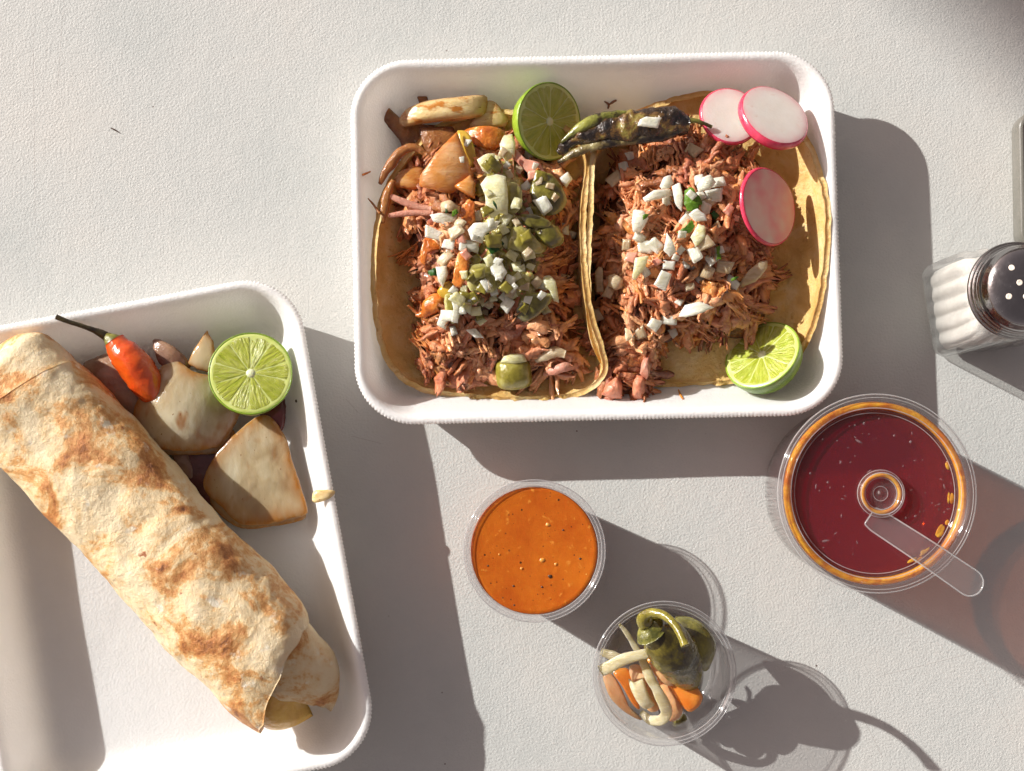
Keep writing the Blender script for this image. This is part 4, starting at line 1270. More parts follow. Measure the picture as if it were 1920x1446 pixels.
# --- cilantro
CIL = (
    ([(1280, 380), (1284, 352), (1290, 347), (1300, 354), (1312, 366), (1315, 384), (1305, 398), (1290, 396)], 'leaf', 'bright green cilantro leaf on top of the right taco', .5),
    ([(1268, 434), (1285, 426), (1296, 414), (1306, 420), (1298, 432), (1284, 440)], 'leaf', 'green cilantro shred below the bright leaf', .35),
    ([(1330, 396), (1342, 392), (1350, 402), (1344, 416), (1334, 412)], 'leaf_dark', 'dark cilantro bit right of the flat onion square', .1),
    ([(1342, 460), (1350, 464), (1352, 486), (1344, 488)], 'leaf', 'thin cilantro stalk on the right side of the heap', .35),
    ([(1372, 522), (1384, 520), (1382, 526), (1374, 527)], 'leaf', 'tiny cilantro bit on the small onion stick', .5),
    ([(898, 434), (910, 428), (920, 440), (938, 448), (950, 458), (935, 462), (938, 472), (920, 476), (910, 470), (914, 455), (904, 446)], 'leaf_dark', 'dark cilantro sprig in the middle of the left taco', .45),
    ([(835, 390), (839, 392), (840, 400), (835, 399)], 'leaf_dark', 'tiny dark cilantro fleck on the flat white onion', .45),
    ([(848, 397), (858, 392), (858, 400), (850, 404)], 'leaf', 'tiny bright cilantro square on the flat white onion', .45),
    ([(804, 508), (815, 500), (824, 506), (822, 518), (808, 516)], 'leaf_dark', 'dark cilantro cluster on the white onion wedge', .35),
    ([(922, 378), (926, 376), (934, 392), (931, 394)], 'leaf_dark', 'thin cilantro thread lying on the large onion leaf', .3),
    ([(1205, 404), (1216, 402), (1214, 410), (1207, 412)], 'leaf', 'tiny cilantro bit on the blocky onion piece', .4),
)
for i, (ol, mat, lab, l) in enumerate(CIL):
    piece('cilantro_leaf', mat, ol, lab, 'cilantro', 'cilantro bits', th=.05, lift=l, dome=.10, namp=.10, nf=2.5, seed=i + 40, n=72, rag=.22)

# --- diced onion, piece by piece
dice_me = []
for k in range(9):
    rg = random.Random(k + 3)
    w, h, t = rg.uniform(.5, .85), rg.uniform(.4, .62), rg.uniform(.18, .34)
    ol = [(-w / 2 * rg.uniform(.75, 1.15), -h / 2 * rg.uniform(.7, 1.2)), (w / 2 * rg.uniform(.75, 1.15), -h / 2 * rg.uniform(.7, 1.2)), (w / 2 * rg.uniform(.7, 1.1), h / 2 * rg.uniform(.7, 1.2)), (-w / 2 * rg.uniform(.5, 1.1), h / 2 * rg.uniform(.7, 1.2))]
    V, F = slab(ol, 0, t, rg.uniform(-.04, .1), n=24, rings=5, soft=0, edge=10, world_pts=True, namp=.03, nf=2.5, seed=k, rag=.05)
    me = bpy.data.meshes.new('onion_dice')
    me.from_pydata((V * CM).tolist(), [], F)
    me.polygons.foreach_set('use_smooth', [True] * len(me.polygons))
    me.materials.append(M['onion'])
    dice_me.append(me)


def dice(px, py, label, group, mat='onion', size=1.0, rot=None, lift=.08, tilt=.45, name='onion_dice', cat='onion'):
    p, n = at(px, py)
    src = random.choice(dice_me)
    o = bpy.data.objects.new(name, src)
    COL.objects.link(o)
    if mat != 'onion':
        o.material_slots[0].link = 'OBJECT'
        o.material_slots[0].material = M[mat]
    o.location = (p[0] * CM, p[1] * CM, (p[2] + lift) * CM)
    up = Vector((random.uniform(-tilt, tilt), random.uniform(-tilt, tilt), 1)).normalized()
    o.rotation_mode = 'QUATERNION'
    o.rotation_quaternion = up.to_track_quat('Z', 'Y') @ Matrix.Rotation(rot if rot is not None else random.uniform(0, 6.28), 3, 'Z').to_quaternion()
    o.scale = (size, size, size)
    tag(o, label, cat, group)
    return o


LOOK = {'onion': 'small white diced onion piece', 'onion_tan': 'small tan diced onion piece', 'onion_pink': 'small pink diced onion piece', 'onion_pale': 'small pale-yellow diced onion piece', 'olive': 'small olive diced jalapeno piece'}
MARKS = {'left': [('large pale onion leaf', 930, 365), ('olive square jalapeno', 903, 522), ('large olive triangle', 985, 450), ('dark cilantro sprig', 922, 450), ('wet green jalapeno', 1000, 577), ('orange onion petal', 835, 320),
                  ('flat white onion', 838, 412), ('mustard pepper piece', 840, 545), ('pink tomato piece', 993, 310), ('upper lime half', 1025, 225), ('lone onion wedge', 890, 626), ('curved olive strip', 965, 372), ('long pale onion', 1034, 540)],
         'right': [('bright cilantro leaf', 1297, 372), ('large pointed onion', 1305, 580), ('teardrop onion piece', 1256, 460), ('long tan petal', 1415, 515), ('blocky onion piece', 1200, 415), ('rectangular onion piece', 1243, 526),
                   ('shaded onion stick', 1124, 525), ('charred pepper', 1200, 245), ('pinkish radish slice', 1440, 388), ('cilantro stalk', 1347, 474), ('green cilantro shred', 1287, 427)]}
LABELLED = {}


def which(px, py, side, mt):
    """say which diced piece: its colour and where it lies from the nearest easily found thing"""
    opts = sorted(MARKS[side], key=lambda m: math.hypot(px - m[1], py - m[2]))
    for near in opts[:3]:
        dx, dy = px - near[1], py - near[2]
        w = ('right of' if dx > 0 else 'left of') if abs(dx) > 1.8 * abs(dy) else (('below' if dy > 0 else 'above') if abs(dy) > 1.8 * abs(dx) else ('below right of' if dx > 0 and dy > 0 else 'below left of' if dy > 0 else 'above right of' if dx > 0 else 'above left of'))
        lab = '%s %s the %s on %s taco' % (LOOK[mt], w, near[0], side)
        if lab not in LABELLED:
            LABELLED[lab] = 1
            return lab
    return '%s %s the %s on %s taco' % (LOOK[mt], w, near[0], side)


# positions read from the photograph: (x, y, size, material)
RIGHT = [(1180, 293, .75, 'onion'), (1170, 314, .95, 'onion'), (1345, 343, .9, 'onion'), (1338, 366, 1.1, 'onion'), (1330, 381, 1.0, 'onion_tan'), (1287, 413, 1.1, 'onion'), (1340, 430, 1.1, 'onion_tan'),
         (1198, 447, .95, 'onion'), (1212, 462, 1.1, 'onion'), (1228, 462, 1.0, 'onion'), (1184, 482, 1.0, 'onion_pink'), (1254, 498, .9, 'onion'), (1322, 456, 1.2, 'onion_tan'), (1302, 478, .95, 'onion'),
         (1336, 486, .9, 'onion'), (1268, 484, .7, 'onion'), (1286, 494, .95, 'onion'), (1308, 520, 1.0, 'onion'), (1328, 510, 1.1, 'onion_tan'), (1292, 538, .95, 'onion_tan'), (1373, 532, .95, 'onion'),
         (1366, 394, .8, 'onion_pink'), (1380, 410, .7, 'onion_pink'), (1358, 500, 1.0, 'onion_tan'), (1174, 460, .85, 'onion_tan'), (1152, 336, 1.1, 'onion_tan'), (1255, 600, .95, 'onion'), (1228, 608, 1.1, 'onion'),
         (1181, 628, 1.0, 'onion_tan'), (1198, 626, 1.05, 'onion_tan'), (1262, 625, .75, 'onion'), (1126, 590, 1.2, 'onion_tan'), (1280, 440, .8, 'onion'), (1250, 372, .9, 'onion'), (1290, 400, .8, 'onion'),
         (1310, 340, .9, 'onion'), (1322, 392, .8, 'onion'), (1300, 500, .8, 'onion'), (1142, 548, .9, 'onion_tan'), (1300, 282, 1.0, 'onion_tan'), (1272, 566, .7, 'onion'), (1240, 420, .6, 'onion'),
         (1315, 366, .9, 'onion'), (1296, 366, .7, 'onion'), (1210, 510, .8, 'onion'), (1348, 470, .7, 'onion'), (1276, 470, .6, 'onion'), (1232, 490, .6, 'onion_pink')]
for x, y, s, mt in RIGHT:
    dice(x, y, which(x, y, 'right', mt), 'diced onion on the right taco', mt, s)
LEFT = [(866, 300, .5, 'onion'), (876, 268, .6, 'onion'), (990, 292, .9, 'onion'), (1003, 312, .6, 'onion'), (1032, 240, .9, 'onion'), (1046, 248, .6, 'onion'), (1031, 295, .9, 'onion'), (1062, 338, 1.0, 'onion'),
        (1018, 386, 1.1, 'onion'), (1032, 350, .8, 'onion_tan'), (985, 350, .7, 'onion'), (1058, 430, 1.1, 'onion'), (1070, 440, .7, 'onion'), (932, 300, .7, 'onion_pale'), (950, 312, .6, 'onion'),
        (882, 462, 1.0, 'onion'), (868, 462, .9, 'onion'), (862, 420, .9, 'onion_tan'), (855, 436, 1.0, 'onion_tan'), (874, 478, .8, 'onion_pink'), (898, 488, .6, 'onion'), (918, 484, .6, 'onion'),
        (944, 430, .8, 'onion_pale'), (948, 456, .7, 'onion_pale'), (960, 478, .9, 'onion_pale'), (968, 500, .9, 'onion_pale'), (978, 504, .7, 'onion_pale'), (934, 520, .7, 'onion'), (912, 534, .9, 'onion'),
        (902, 542, .7, 'onion'), (870, 545, .8, 'onion_pale'), (858, 562, .9, 'onion_pale'), (876, 575, 1.0, 'onion_pale'), (890, 584, .9, 'onion_pale'), (905, 565, .8, 'onion_pale'), (915, 572, .8, 'onion_pale'),
        (850, 545, .7, 'onion'), (840, 592, 1.1, 'onion'), (830, 604, 1.0, 'onion'), (836, 486, 1.1, 'onion_tan'), (1056, 522, 1.0, 'onion_tan'), (990, 562, .7, 'onion'), (1022, 580, .7, 'onion_pale'),
        (952, 572, .9, 'onion'), (945, 556, .8, 'onion'), (926, 548, .6, 'onion'), (884, 560, .7, 'onion'), (934, 490, .7, 'onion'), (1005, 530, .9, 'onion_tan'), (962, 540, .6, 'onion'),
        (890, 445, .7, 'onion'), (896, 406, .8, 'onion'), (920, 420, .7, 'onion'), (904, 372, .7, 'onion_pale'), (1000, 330, .7, 'onion_pink'), (1010, 340, .7, 'onion_tan'), (1040, 372, .7, 'onion_tan'),
        (788, 446, .8, 'onion_pink'), (812, 470, .8, 'onion_pink'), (865, 450, .8, 'onion_pink'), (900, 600, .7, 'onion_pale'), (850, 620, .6, 'onion'), (910, 588, .7, 'onion_tan'), (925, 560, .6, 'onion_pale')]
MASS = [(885, 285), (960, 262), (1000, 290), (985, 345), (1000, 420), (1030, 500), (1010, 580), (930, 600), (850, 610), (838, 560), (870, 500), (862, 440), (890, 400), (895, 340)]
rq = random.Random(91)
while len(LEFT) < 88:
    x, y = rq.uniform(835, 1035), rq.uniform(262, 612)
    if inside(MASS, x, y):
        LEFT.append((x, y, rq.uniform(.5, .95), rq.choice(('onion', 'onion_pale', 'onion_pale', 'onion_tan'))))
bits = 0
while bits < 20:
    x, y = rq.uniform(860, 1065), rq.uniform(300, 612)
    if inside(MASS, x, y) or (1000 < x < 1060 and 330 < y < 560 and rq.random() < .5):
        bits += 1
        dice(x, y, which(x, y, 'left', 'olive'), 'diced jalapeno on the left taco', 'olive', rq.uniform(.7, 1.15), name='jalapeno_dice', cat='jalapeno')
for x, y, s, mt in LEFT:
    dice(x, y, which(x, y, 'left', mt), 'diced onion on the left taco', mt, s)

# larger meat lumps that can be told apart
LUMPS = (([(1135, 725), (1128, 740), (1140, 746), (1165, 748), (1168, 722), (1163, 700), (1150, 712)], 'salmon lump of meat hanging over the lower rim of the right taco', 1.5),
         ([(1184, 742), (1186, 712), (1196, 698), (1208, 706), (1208, 735), (1203, 748), (1190, 750)], 'salmon strip of meat beside the lump at the lower rim', 1.5),
         ([(1200, 700), (1205, 676), (1216, 662), (1219, 690), (1213, 716)], 'pale frayed meat shred above the bare lower tortilla', 1.7))
for i, (ol, lab, z) in enumerate(LUMPS):
    piece('meat_lump', 'salmon_meat' if i < 2 else 'pink_meat', ol, lab, 'meat', th=.7, dome=.3, z=z, namp=.12, nf=2.2, seed=i + 70, n=60, rings=10, edge=3)
for pth, lab, r in (([(1020, 702), (1040, 694), (1060, 688), (1082, 686)], 'pink meat strand near the lower right rim of the left taco', .22),
                    ([(1004, 676), (1020, 668), (1042, 660), (1060, 664)], 'pale onion strand above the pink meat strand of the left taco', .26)):
    V, F = tube([P(a, b, at(a, b)[0][2] + .12) for a, b in pth], [r * .5, r, r, r * .7], 9, 18, flat=.6, namp=.06, nf=2.5)
    mk('meat_strip', V, F, M['pink_meat' if r < .25 else 'onion_tan'], label=lab, cat='meat' if r < .25 else 'onion', solid=True)
for pth, lab in (([(1272, 731), (1276, 741), (1281, 749)], 'tiny orange shred on the tray below the right taco'),
                 ([(666, 333), (680, 328), (694, 322)], 'tiny orange shred on the left rim of the taco tray'),
                 ([(1133, 190), (1141, 196), (1140, 204)], 'tiny brown shred on the tray wall above the charred pepper'),
                 ([(1141, 197), (1150, 191), (1156, 188)], 'second tiny brown shred above the charred pepper')):
    V, F = tube([P(a, b, at(a, b)[0][2] + .05) for a, b in pth], [.03, .07, .04], 7, 12, namp=.01, nf=5)
    mk('meat_crumb', V, F, M['meat_bed'] if 'brown' in lab else M['pepper_orange'], label=lab, cat='crumb')


# ------------------------------------------------------------------ burrito tray
def burrito():
    rt = root('burrito', P(260, 1020, 0.4), 'large toasted flour burrito lying across the left foam tray', 'burrito')
    zc = 2.75
    A, B = P(42, 737, zc), P(514, 1249, zc)
    ax = (B - A)
    L = np.linalg.norm(ax)
    ax /= L
    side = np.cross(ax, (0, 0, 1.0))          # points to the lower left of the photo
    side /= np.linalg.norm(side)
    upv = np.array((0, 0, 1.0))

    def roll(s0, s1, k0, k1, ra, rb, ns, nt, seed, namp, droop=0.0, th=0.22, taper=0.0, lump=1.0, end_curl=0.0, close=0.0):
        V = []
        for i in range(ns):
            t = i / (ns - 1)
            for j in range(nt):
                a = 2 * math.pi * j / nt
                ca, sa = math.cos(a), math.sin(a)
                s = s0 + k0 * ca + (s1 - s0 + (k1 - k0) * ca) * t + .10 * math.sin(3.3 * a + seed) * max(0, t - .8) * 5 + .05 * math.sin(9 * a) * max(0, t - .8) * 5
                f = 1 - taper * t ** 3
                if close and t > 1 - close:
                    f *= math.sqrt(max(0.0, 1 - .97 * ((t - 1 + close) / close) ** 2))
                e = 1 + end_curl * max(0, (t - .90) / .10) ** 2
                y = ra * math.copysign(abs(ca) ** 0.85, ca) * f * e
                z = rb * math.copysign(abs(sa) ** 0.80, sa) * f * e
                p = A + ax * s + side * y + upv * z
                V.append(p - upv * droop * t * t)
        V = np.array(V)
        nrm = normals_of(V, grid_faces(ns, nt, False, True))
        d = noise(V, 0.32, 2, seed) * 0.30 * lump + noise(V, 1.0, 3, seed + 1) * namp
        c0 = V.reshape(ns, nt, 3).mean(1).repeat(nt, 0)
        out = V - c0
        out -= np.outer(out @ ax, ax)
        out /= np.maximum(np.linalg.norm(out, axis=1), 1e-6)[:, None]
        V = V + out * d[:, None]
        V[:, 2] = np.maximum(V[:, 2], 0.42)
        F = grid_faces(ns, nt, False, True)
        # outward facing
        if (nrm * out).sum() < 0:
            F = [tuple(reversed(f)) for f in F]
        return thicken(V, F, ns, nt, False, True, th)
    # the outer wrap, skewed at both ends
    V, F = roll(0.15, L + 0.7, -0.6, 1.1, 2.88, 2.3, 220, 150, 5, 0.13, lump=.9, end_curl=-0.14, th=.30)
    mk('wrap', V, F, M['flour'], parent=rt, solid=True)
    V, F = roll(L - 5.0, L + 2.35, -1.2, -0.9, 2.5, 1.95, 80, 90, 9, 0.14, droop=0.5, th=0.2, taper=0.16, lump=.7, close=.30)
    mk('inner_fold', V, F, M['flour'], parent=rt, solid=True)
    V, F = roll(L - 4.0, L + 1.95, 0.5, 0.9, 2.5, 1.55, 60, 70, 12, 0.16, droop=0.75, th=0.3, taper=0.10, lump=.6, close=.22)
    mk('filling', V, F, M['filling'], parent=rt)
    V, F = roll(1.2, -1.9, 0.0, 0.3, 2.65, 2.0, 60, 90, 15, 0.12, th=0.2, taper=0.05, lump=.8, close=.3)
    mk('upper_fold', V, F, M['flour'], parent=rt, solid=True)


burrito()


def petal(name, mat, ol, z, dome, tilt, label, curl=0.0, cd=(1, 0), th=.32, seed=0, n=110, rings=22, namp=.07, soft=1, rag=.06):
    V, F = slab(ol, z, th, dome, n=n, rings=rings, tilt=tilt, namp=namp, nf=.9, seed=seed, soft=soft, curl=curl, curl_dir=cd, edge=12, rag=rag)
    return mk(name, V, F, M[mat], col=LAST['rim'], label=label, cat='onion', group='grilled onion pieces by the burrito', solid=True)


petal('onion_petal', 'maroon', [(330, 850), (400, 820), (440, 850), (420, 900), (400, 960), (360, 930), (330, 900)], 0.7, .1, (0, 0), 'dark maroon onion lying under the grilled onion petals', th=.3, seed=1)
petal('onion_petal', 'maroon', [(490, 770), (530, 745), (535, 790), (520, 815), (500, 800)], 0.8, .2, (0, 0), 'maroon onion edge showing below the left lime half', th=.3, seed=2)
petal('onion_petal', 'petal_dark', [(155, 690), (185, 668), (215, 664), (240, 690), (262, 730), (280, 790), (250, 800), (205, 760)], 1.1, .5, (0, 0), 'brownish onion petal between the burrito and the red pepper', seed=3)
petal('onion_petal', 'petal_dark', [(287, 640), (300, 636), (325, 648), (350, 672), (358, 690), (330, 695), (300, 680)], 1.3, .25, (0, 0), 'small dark onion petal right of the red pepper', seed=4)
petal('onion_wedge', 'petal', [(388, 620), (402, 640), (408, 680), (398, 702), (370, 692), (352, 682), (366, 655)], 1.3, .25, (0, 0), 'pointed pale onion wedge behind the left lime half', seed=5, soft=0)
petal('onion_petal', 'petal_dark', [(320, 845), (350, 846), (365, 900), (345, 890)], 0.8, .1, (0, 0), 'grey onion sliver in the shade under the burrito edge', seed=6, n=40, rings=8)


def red_pepper():
    z = 2.15
    rt = root('red_pepper', P(250, 680, 1.2), 'glossy orange-red pepper with long dark stem beside the burrito', 'pepper')
    V, F = tube([P(214, 640, z), P(224, 654, z), P(240, 672, z), P(262, 700, z - .1), P(285, 735, z - .4), P(300, 765, z - .7)], [0.50, 0.76, 0.84, 0.82, 0.64, 0.30], 30, 60, namp=.13, nf=1.1, seed=4)
    mk('flesh', V, F, M['red_pepper'], parent=rt, solid=True)
    V, F = tube([P(192, 624, z + .05), P(204, 634, z), P(214, 643, z), P(220, 650, z)], [0.16, 0.26, 0.42, 0.58], 18, 20, namp=.08, nf=2.5, seed=2)
    mk('calyx', V, F, M['calyx'], parent=rt)
    V, F = tube([P(105, 594, z + 1.1), P(125, 602, z + .95), P(150, 610, z + .7), P(178, 620, z + .35), P(198, 630, z + .05)], [0.13, 0.10, 0.105, 0.14, 0.22], 12, 36, namp=.015, nf=3)
    mk('stem', V, F, M['stem'], parent=rt)


red_pepper()
petal('onion_petal', 'petal', [(322, 664), (340, 680), (370, 700), (410, 706), (440, 720), (448, 760), (430, 815), (400, 842), (330, 845), (272, 838), (248, 815), (252, 770), (272, 730), (300, 690)], 1.5, .85, (-.06, -.03), 'large translucent onion petal left of the lime half', seed=7, curl=-.2, th=.22)
petal('onion_petal', 'petal', [(258, 790), (300, 800), (360, 810), (425, 800), (440, 826), (408, 850), (330, 853), (268, 846), (250, 824)], 0.95, .3, (0, 0), 'lower onion layer showing under the large petal left of the lime', seed=17, th=.2)
petal('onion_petal', 'petal', [(490, 779), (510, 784), (535, 818), (552, 868), (572, 935), (577, 962), (545, 972), (498, 983), (450, 982), (418, 952), (388, 925), (384, 895), (410, 850), (450, 806)], 1.2, .35, (.02, .03), 'large translucent onion petal below the lime half', seed=8, curl=.35, cd=(.8, -.6), th=.2)
petal('onion_petal', 'petal', [(398, 905), (420, 880), (445, 930), (500, 962), (560, 958), (572, 972), (520, 986), (452, 990), (410, 962), (390, 930)], 0.75, .2, (0, 0), 'second onion layer peeking out under the petal below the lime', seed=18, th=.18)
V, F = slab([(586, 928), (592, 920), (610, 918), (628, 921), (622, 932), (606, 940), (588, 942)], 2.75, .22, .1, namp=.03, nf=2.5, soft=1, n=36)
mk('onion_crumb', V, F, M['seared'], label='small orange onion scrap on the right rim of the burrito tray', cat='crumb')


# ------------------------------------------------------------------ sauce cups
def torus(cx, cy, r, z, t, seg=120):
    return lathe([(r + t * math.cos(a), z + t * math.sin(a)) for a in np.linspace(0, 2 * math.pi, 8, endpoint=False)], cx, cy, seg, closed=True)


def portion_cup(cpx, cpy, rim_px, hgt, label, wall_mat='cup'):
    c = P(cpx, cpy, hgt)
    R = rim_px * (CAM_H - hgt) / FPX
    rb = R * 0.80
    rt = root('portion_cup', (c[0], c[1], 0), label, 'cup', 'clear plastic portion cups')
    t = 0.05
    wall = [(rb - .12, 0.0), (rb, 0.08), (R - .28, hgt - .22), (R - .24, hgt - .12), (R - .05, hgt - .10), (R, hgt - .05), (R - .02, hgt + .03), (R - .10, hgt + .05), (R - .17, hgt - .0), (R - .26, hgt - .04), (R - .32, hgt - .16), (rb - t, .14), (rb - .16, .07)]
    V, F = lathe(wall, c[0], c[1], 110)
    mk('wall', V, F, M[wall_mat], parent=rt, origin=(c[0], c[1], 0))
    for r_, z_, t_ in ((R - .02, hgt - .03, .028), (R - .17, hgt + .0, .018), (R - .31, hgt - .14, .02), (rb - .1, .1, .02)):
        V, F = torus(c[0], c[1], r_, z_, t_)
        mk('moulded_ring', V, F, M['bright_edge'], parent=rt, origin=(c[0], c[1], 0))
    V, F = lathe([(rb - .16, .07), (0, .07)], c[0], c[1], 64)
    mk('base', V, F, M['lid'], parent=rt, origin=(c[0], c[1], 0))
    return c, R, rb


c, R, rb = portion_cup(1002, 1033, 133, 3.2, 'clear portion cup filled with orange salsa', 'cup_thin')
zs = 2.98
rs = rb + (R - .31 - rb) * (zs - .1) / 3.0 - .02
prof = [(0.0, zs - .03), (rs * .5, zs - .025), (rs * .8, zs), (rs * .93, zs + .01), (rs * 0.985, zs + .03), (rs, zs - .03), (rb - .1, .16), (0, .12)]
V, F = lathe(prof, c[0], c[1], 110)
sal = root('salsa', (c[0], c[1], .1), 'smooth orange salsa with dark flecks in the portion cup', 'salsa')
mk('sauce', V, [tuple(reversed(f)) for f in F], M['salsa'], parent=sal)
for (a, b, r, mt) in ((1017, 1050, .12, 'salsa_bit'), (1027, 984, .10, 'salsa_bit'), (978, 1066, .06, 'salsa_bit'), (936, 1040, .05, 'salsa_bit'), (1042, 1058, .07, 'salsa_bit'),
                      (1032, 1081, .10, 'fleck'), (915, 1061, .06, 'fleck'), (964, 1135, .06, 'fleck'), (1016, 1101, .05, 'fleck'), (1088, 1048, .07, 'fleck'), (952, 928, .045, 'fleck'), (1056, 994, .05, 'fleck'), (963, 1099, .05, 'fleck'), (943, 1121, .04, 'fleck')):
    p = P(a, b, zs)
    ol = [(p[0] + r * math.cos(k) * random.uniform(.7, 1.2), p[1] + r * math.sin(k) * random.uniform(.7, 1.2)) for k in np.arange(0, 6.2, .9)]
    V, F = slab(ol, zs - .015, .05, .01, n=16, rings=4, soft=1, world_pts=True)
    mk('pepper_fleck' if mt == 'fleck' else 'pulp_bit', V, F, M[mt], parent=sal)

c, R, rb = portion_cup(1246, 1263, 134, 3.2, 'clear portion cup holding pickled jalapeno, carrot and onion')


def pickle(name, mat, ol, z, label, th=.3, dome=.1, tilt=(0, 0), soft=1, seed=0, cat='carrot', curl=0., cd=(1, 0), group=None):
    z += .4 * (z > .9)
    V, F = slab(ol, z, th, dome, n=56, rings=9, tilt=tilt, soft=soft, seed=seed, namp=.04, nf=1.2, rag=.04, curl=curl, curl_dir=cd, edge=6)
    return mk(name, V, F, M[mat], col=LAST['rim'], label=label, cat=cat, group=group)


CG = 'pickled carrot slices'
pickle('carrot_slice', 'carrot_pale', [(1130, 1262), (1148, 1264), (1160, 1280), (1172, 1305), (1185, 1335), (1205, 1350), (1190, 1346), (1160, 1325), (1140, 1300)], 1.0, 'pale carrot slice at the left edge of the pickle cup', seed=1, group=CG)
pickle('carrot_slice', 'carrot', [(1150, 1262), (1172, 1252), (1185, 1265), (1192, 1300), (1200, 1330), (1184, 1318), (1165, 1285)], 1.35, 'bright orange carrot slice behind the pale carrot in the cup', seed=2, group=CG)
pickle('carrot_slice', 'carrot_pale', [(1180, 1250), (1200, 1248), (1215, 1270), (1232, 1305), (1236, 1330), (1218, 1334), (1200, 1310), (1186, 1280)], 1.6, 'pale pink carrot slice in the middle of the pickle cup', seed=3, th=.35, group=CG)
pickle('carrot_slice', 'carrot_pale', [(1232, 1266), (1255, 1272), (1272, 1300), (1280, 1330), (1272, 1348), (1254, 1350), (1243, 1310)], 1.7, 'pale carrot slice right of the looped onion strip', seed=4, th=.4, group=CG)
pickle('carrot_slice', 'carrot', [(1212, 1238), (1235, 1236), (1262, 1250), (1292, 1268), (1312, 1296), (1316, 1312), (1305, 1328), (1290, 1334), (1270, 1312), (1245, 1272)], 2.0, 'large bright orange carrot slice on top in the pickle cup', seed=5, th=.35, tilt=(.15, .05), group=CG)
pickle('carrot_slice', 'carrot_pale', [(1218, 1240), (1240, 1252), (1262, 1272), (1262, 1286), (1245, 1282), (1226, 1262)], 2.3, 'small pink carrot slice lying on the large orange one', seed=6, th=.25, group=CG)
pickle('onion_bit', 'onion_strip', [(1178, 1272), (1190, 1278), (1205, 1272), (1212, 1290), (1220, 1310), (1226, 1322), (1210, 1330), (1196, 1318), (1184, 1295)], 2.15, 'thick cream onion lump in the pickle cup', seed=7, th=.4, dome=.15, cat='onion')
pickle('pickle_scrap', 'olive', [(1262, 1352), (1274, 1348), (1282, 1338), (1289, 1350), (1276, 1358), (1264, 1362)], .8, 'small yellow-green scrap at the bottom of the pickle cup', seed=8, cat='pickle')
OG = 'pickled onion strips'
for pth, rr, lab in (([(1128, 1222, 1.9), (1150, 1230, 2.1), (1172, 1240, 2.3)], [.2, .28, .2], 'short onion strip at the left edge of the pickle cup'),
                     ([(1161, 1171, 3.0), (1176, 1188, 2.9), (1190, 1212, 2.7), (1206, 1240, 2.6), (1220, 1275, 2.7), (1240, 1310, 2.6), (1250, 1335, 2.4), (1240, 1350, 2.1), (1220, 1350, 1.6), (1202, 1336, 1.3)], [.08, .14, .17, .22, .24, .26, .30, .32, .28, .18], 'long onion strip looping down through the pickle cup'),
                     ([(1126, 1258, 2.6), (1142, 1250, 2.8), (1170, 1236, 3.0), (1210, 1226, 3.15), (1250, 1224, 3.1), (1286, 1232, 2.9)], [.30, .32, .28, .26, .22, .06], 'wide onion strip lying on top across the pickle cup')):
    V, F = tube([P(a, b, z + .35) for a, b, z in pth], [q * .88 for q in rr], 14, 60, flat=.3, namp=.06, nf=1.6)
    mk('onion_strip', V, F, M['onion_strip'], label=lab, cat='onion', group=OG)


def pickled_jalapeno():
    rt = root('pickled_jalapeno', P(1250, 1230, .4), 'whole olive jalapeno standing in the pickle cup with curled stem', 'jalapeno')
    V, F = tube([P(1310, 1312, .9), P(1302, 1292, 1.6), P(1288, 1262, 2.6), P(1266, 1226, 3.5), P(1246, 1198, 4.1), P(1232, 1182, 4.5), P(1226, 1174, 4.75)], [.12, .36, .70, .98, 1.14, 1.02, .45], 30, 60, namp=.08, nf=.9, seed=5, up=(0, 1, 0))
    mk('body', V, F, M['jalapeno_skin'], parent=rt)
    V, F = tube([P(1214, 1176, 4.55), P(1206, 1160, 5.0), P(1218, 1150, 5.4), P(1240, 1152, 5.8), P(1262, 1168, 6.2), P(1276, 1190, 6.5), P(1285, 1211, 6.7)], [.42, .30, .22, .20, .18, .18, .21], 14, 50, namp=.03, nf=2.5)
    mk('stem', V, F, M['olive'], parent=rt)
    V, F = tube([P(1222, 1188, 4.6), P(1217, 1180, 4.72), P(1213, 1172, 4.85)], [.75, .6, .3], 20, 10, namp=.07, nf=2, flat=.8)
    mk('calyx', V, F, M['calyx'], parent=rt)


pickled_jalapeno()
pickle('jalapeno_piece', 'olive_dark', [(1266, 1158), (1290, 1156), (1318, 1170), (1338, 1195), (1340, 1222), (1332, 1252), (1322, 1260), (1300, 1245), (1285, 1215), (1270, 1185)], 2.2, 'dark green jalapeno half behind the whole one in the cup', th=.7, dome=.5, cat='jalapeno', seed=9)


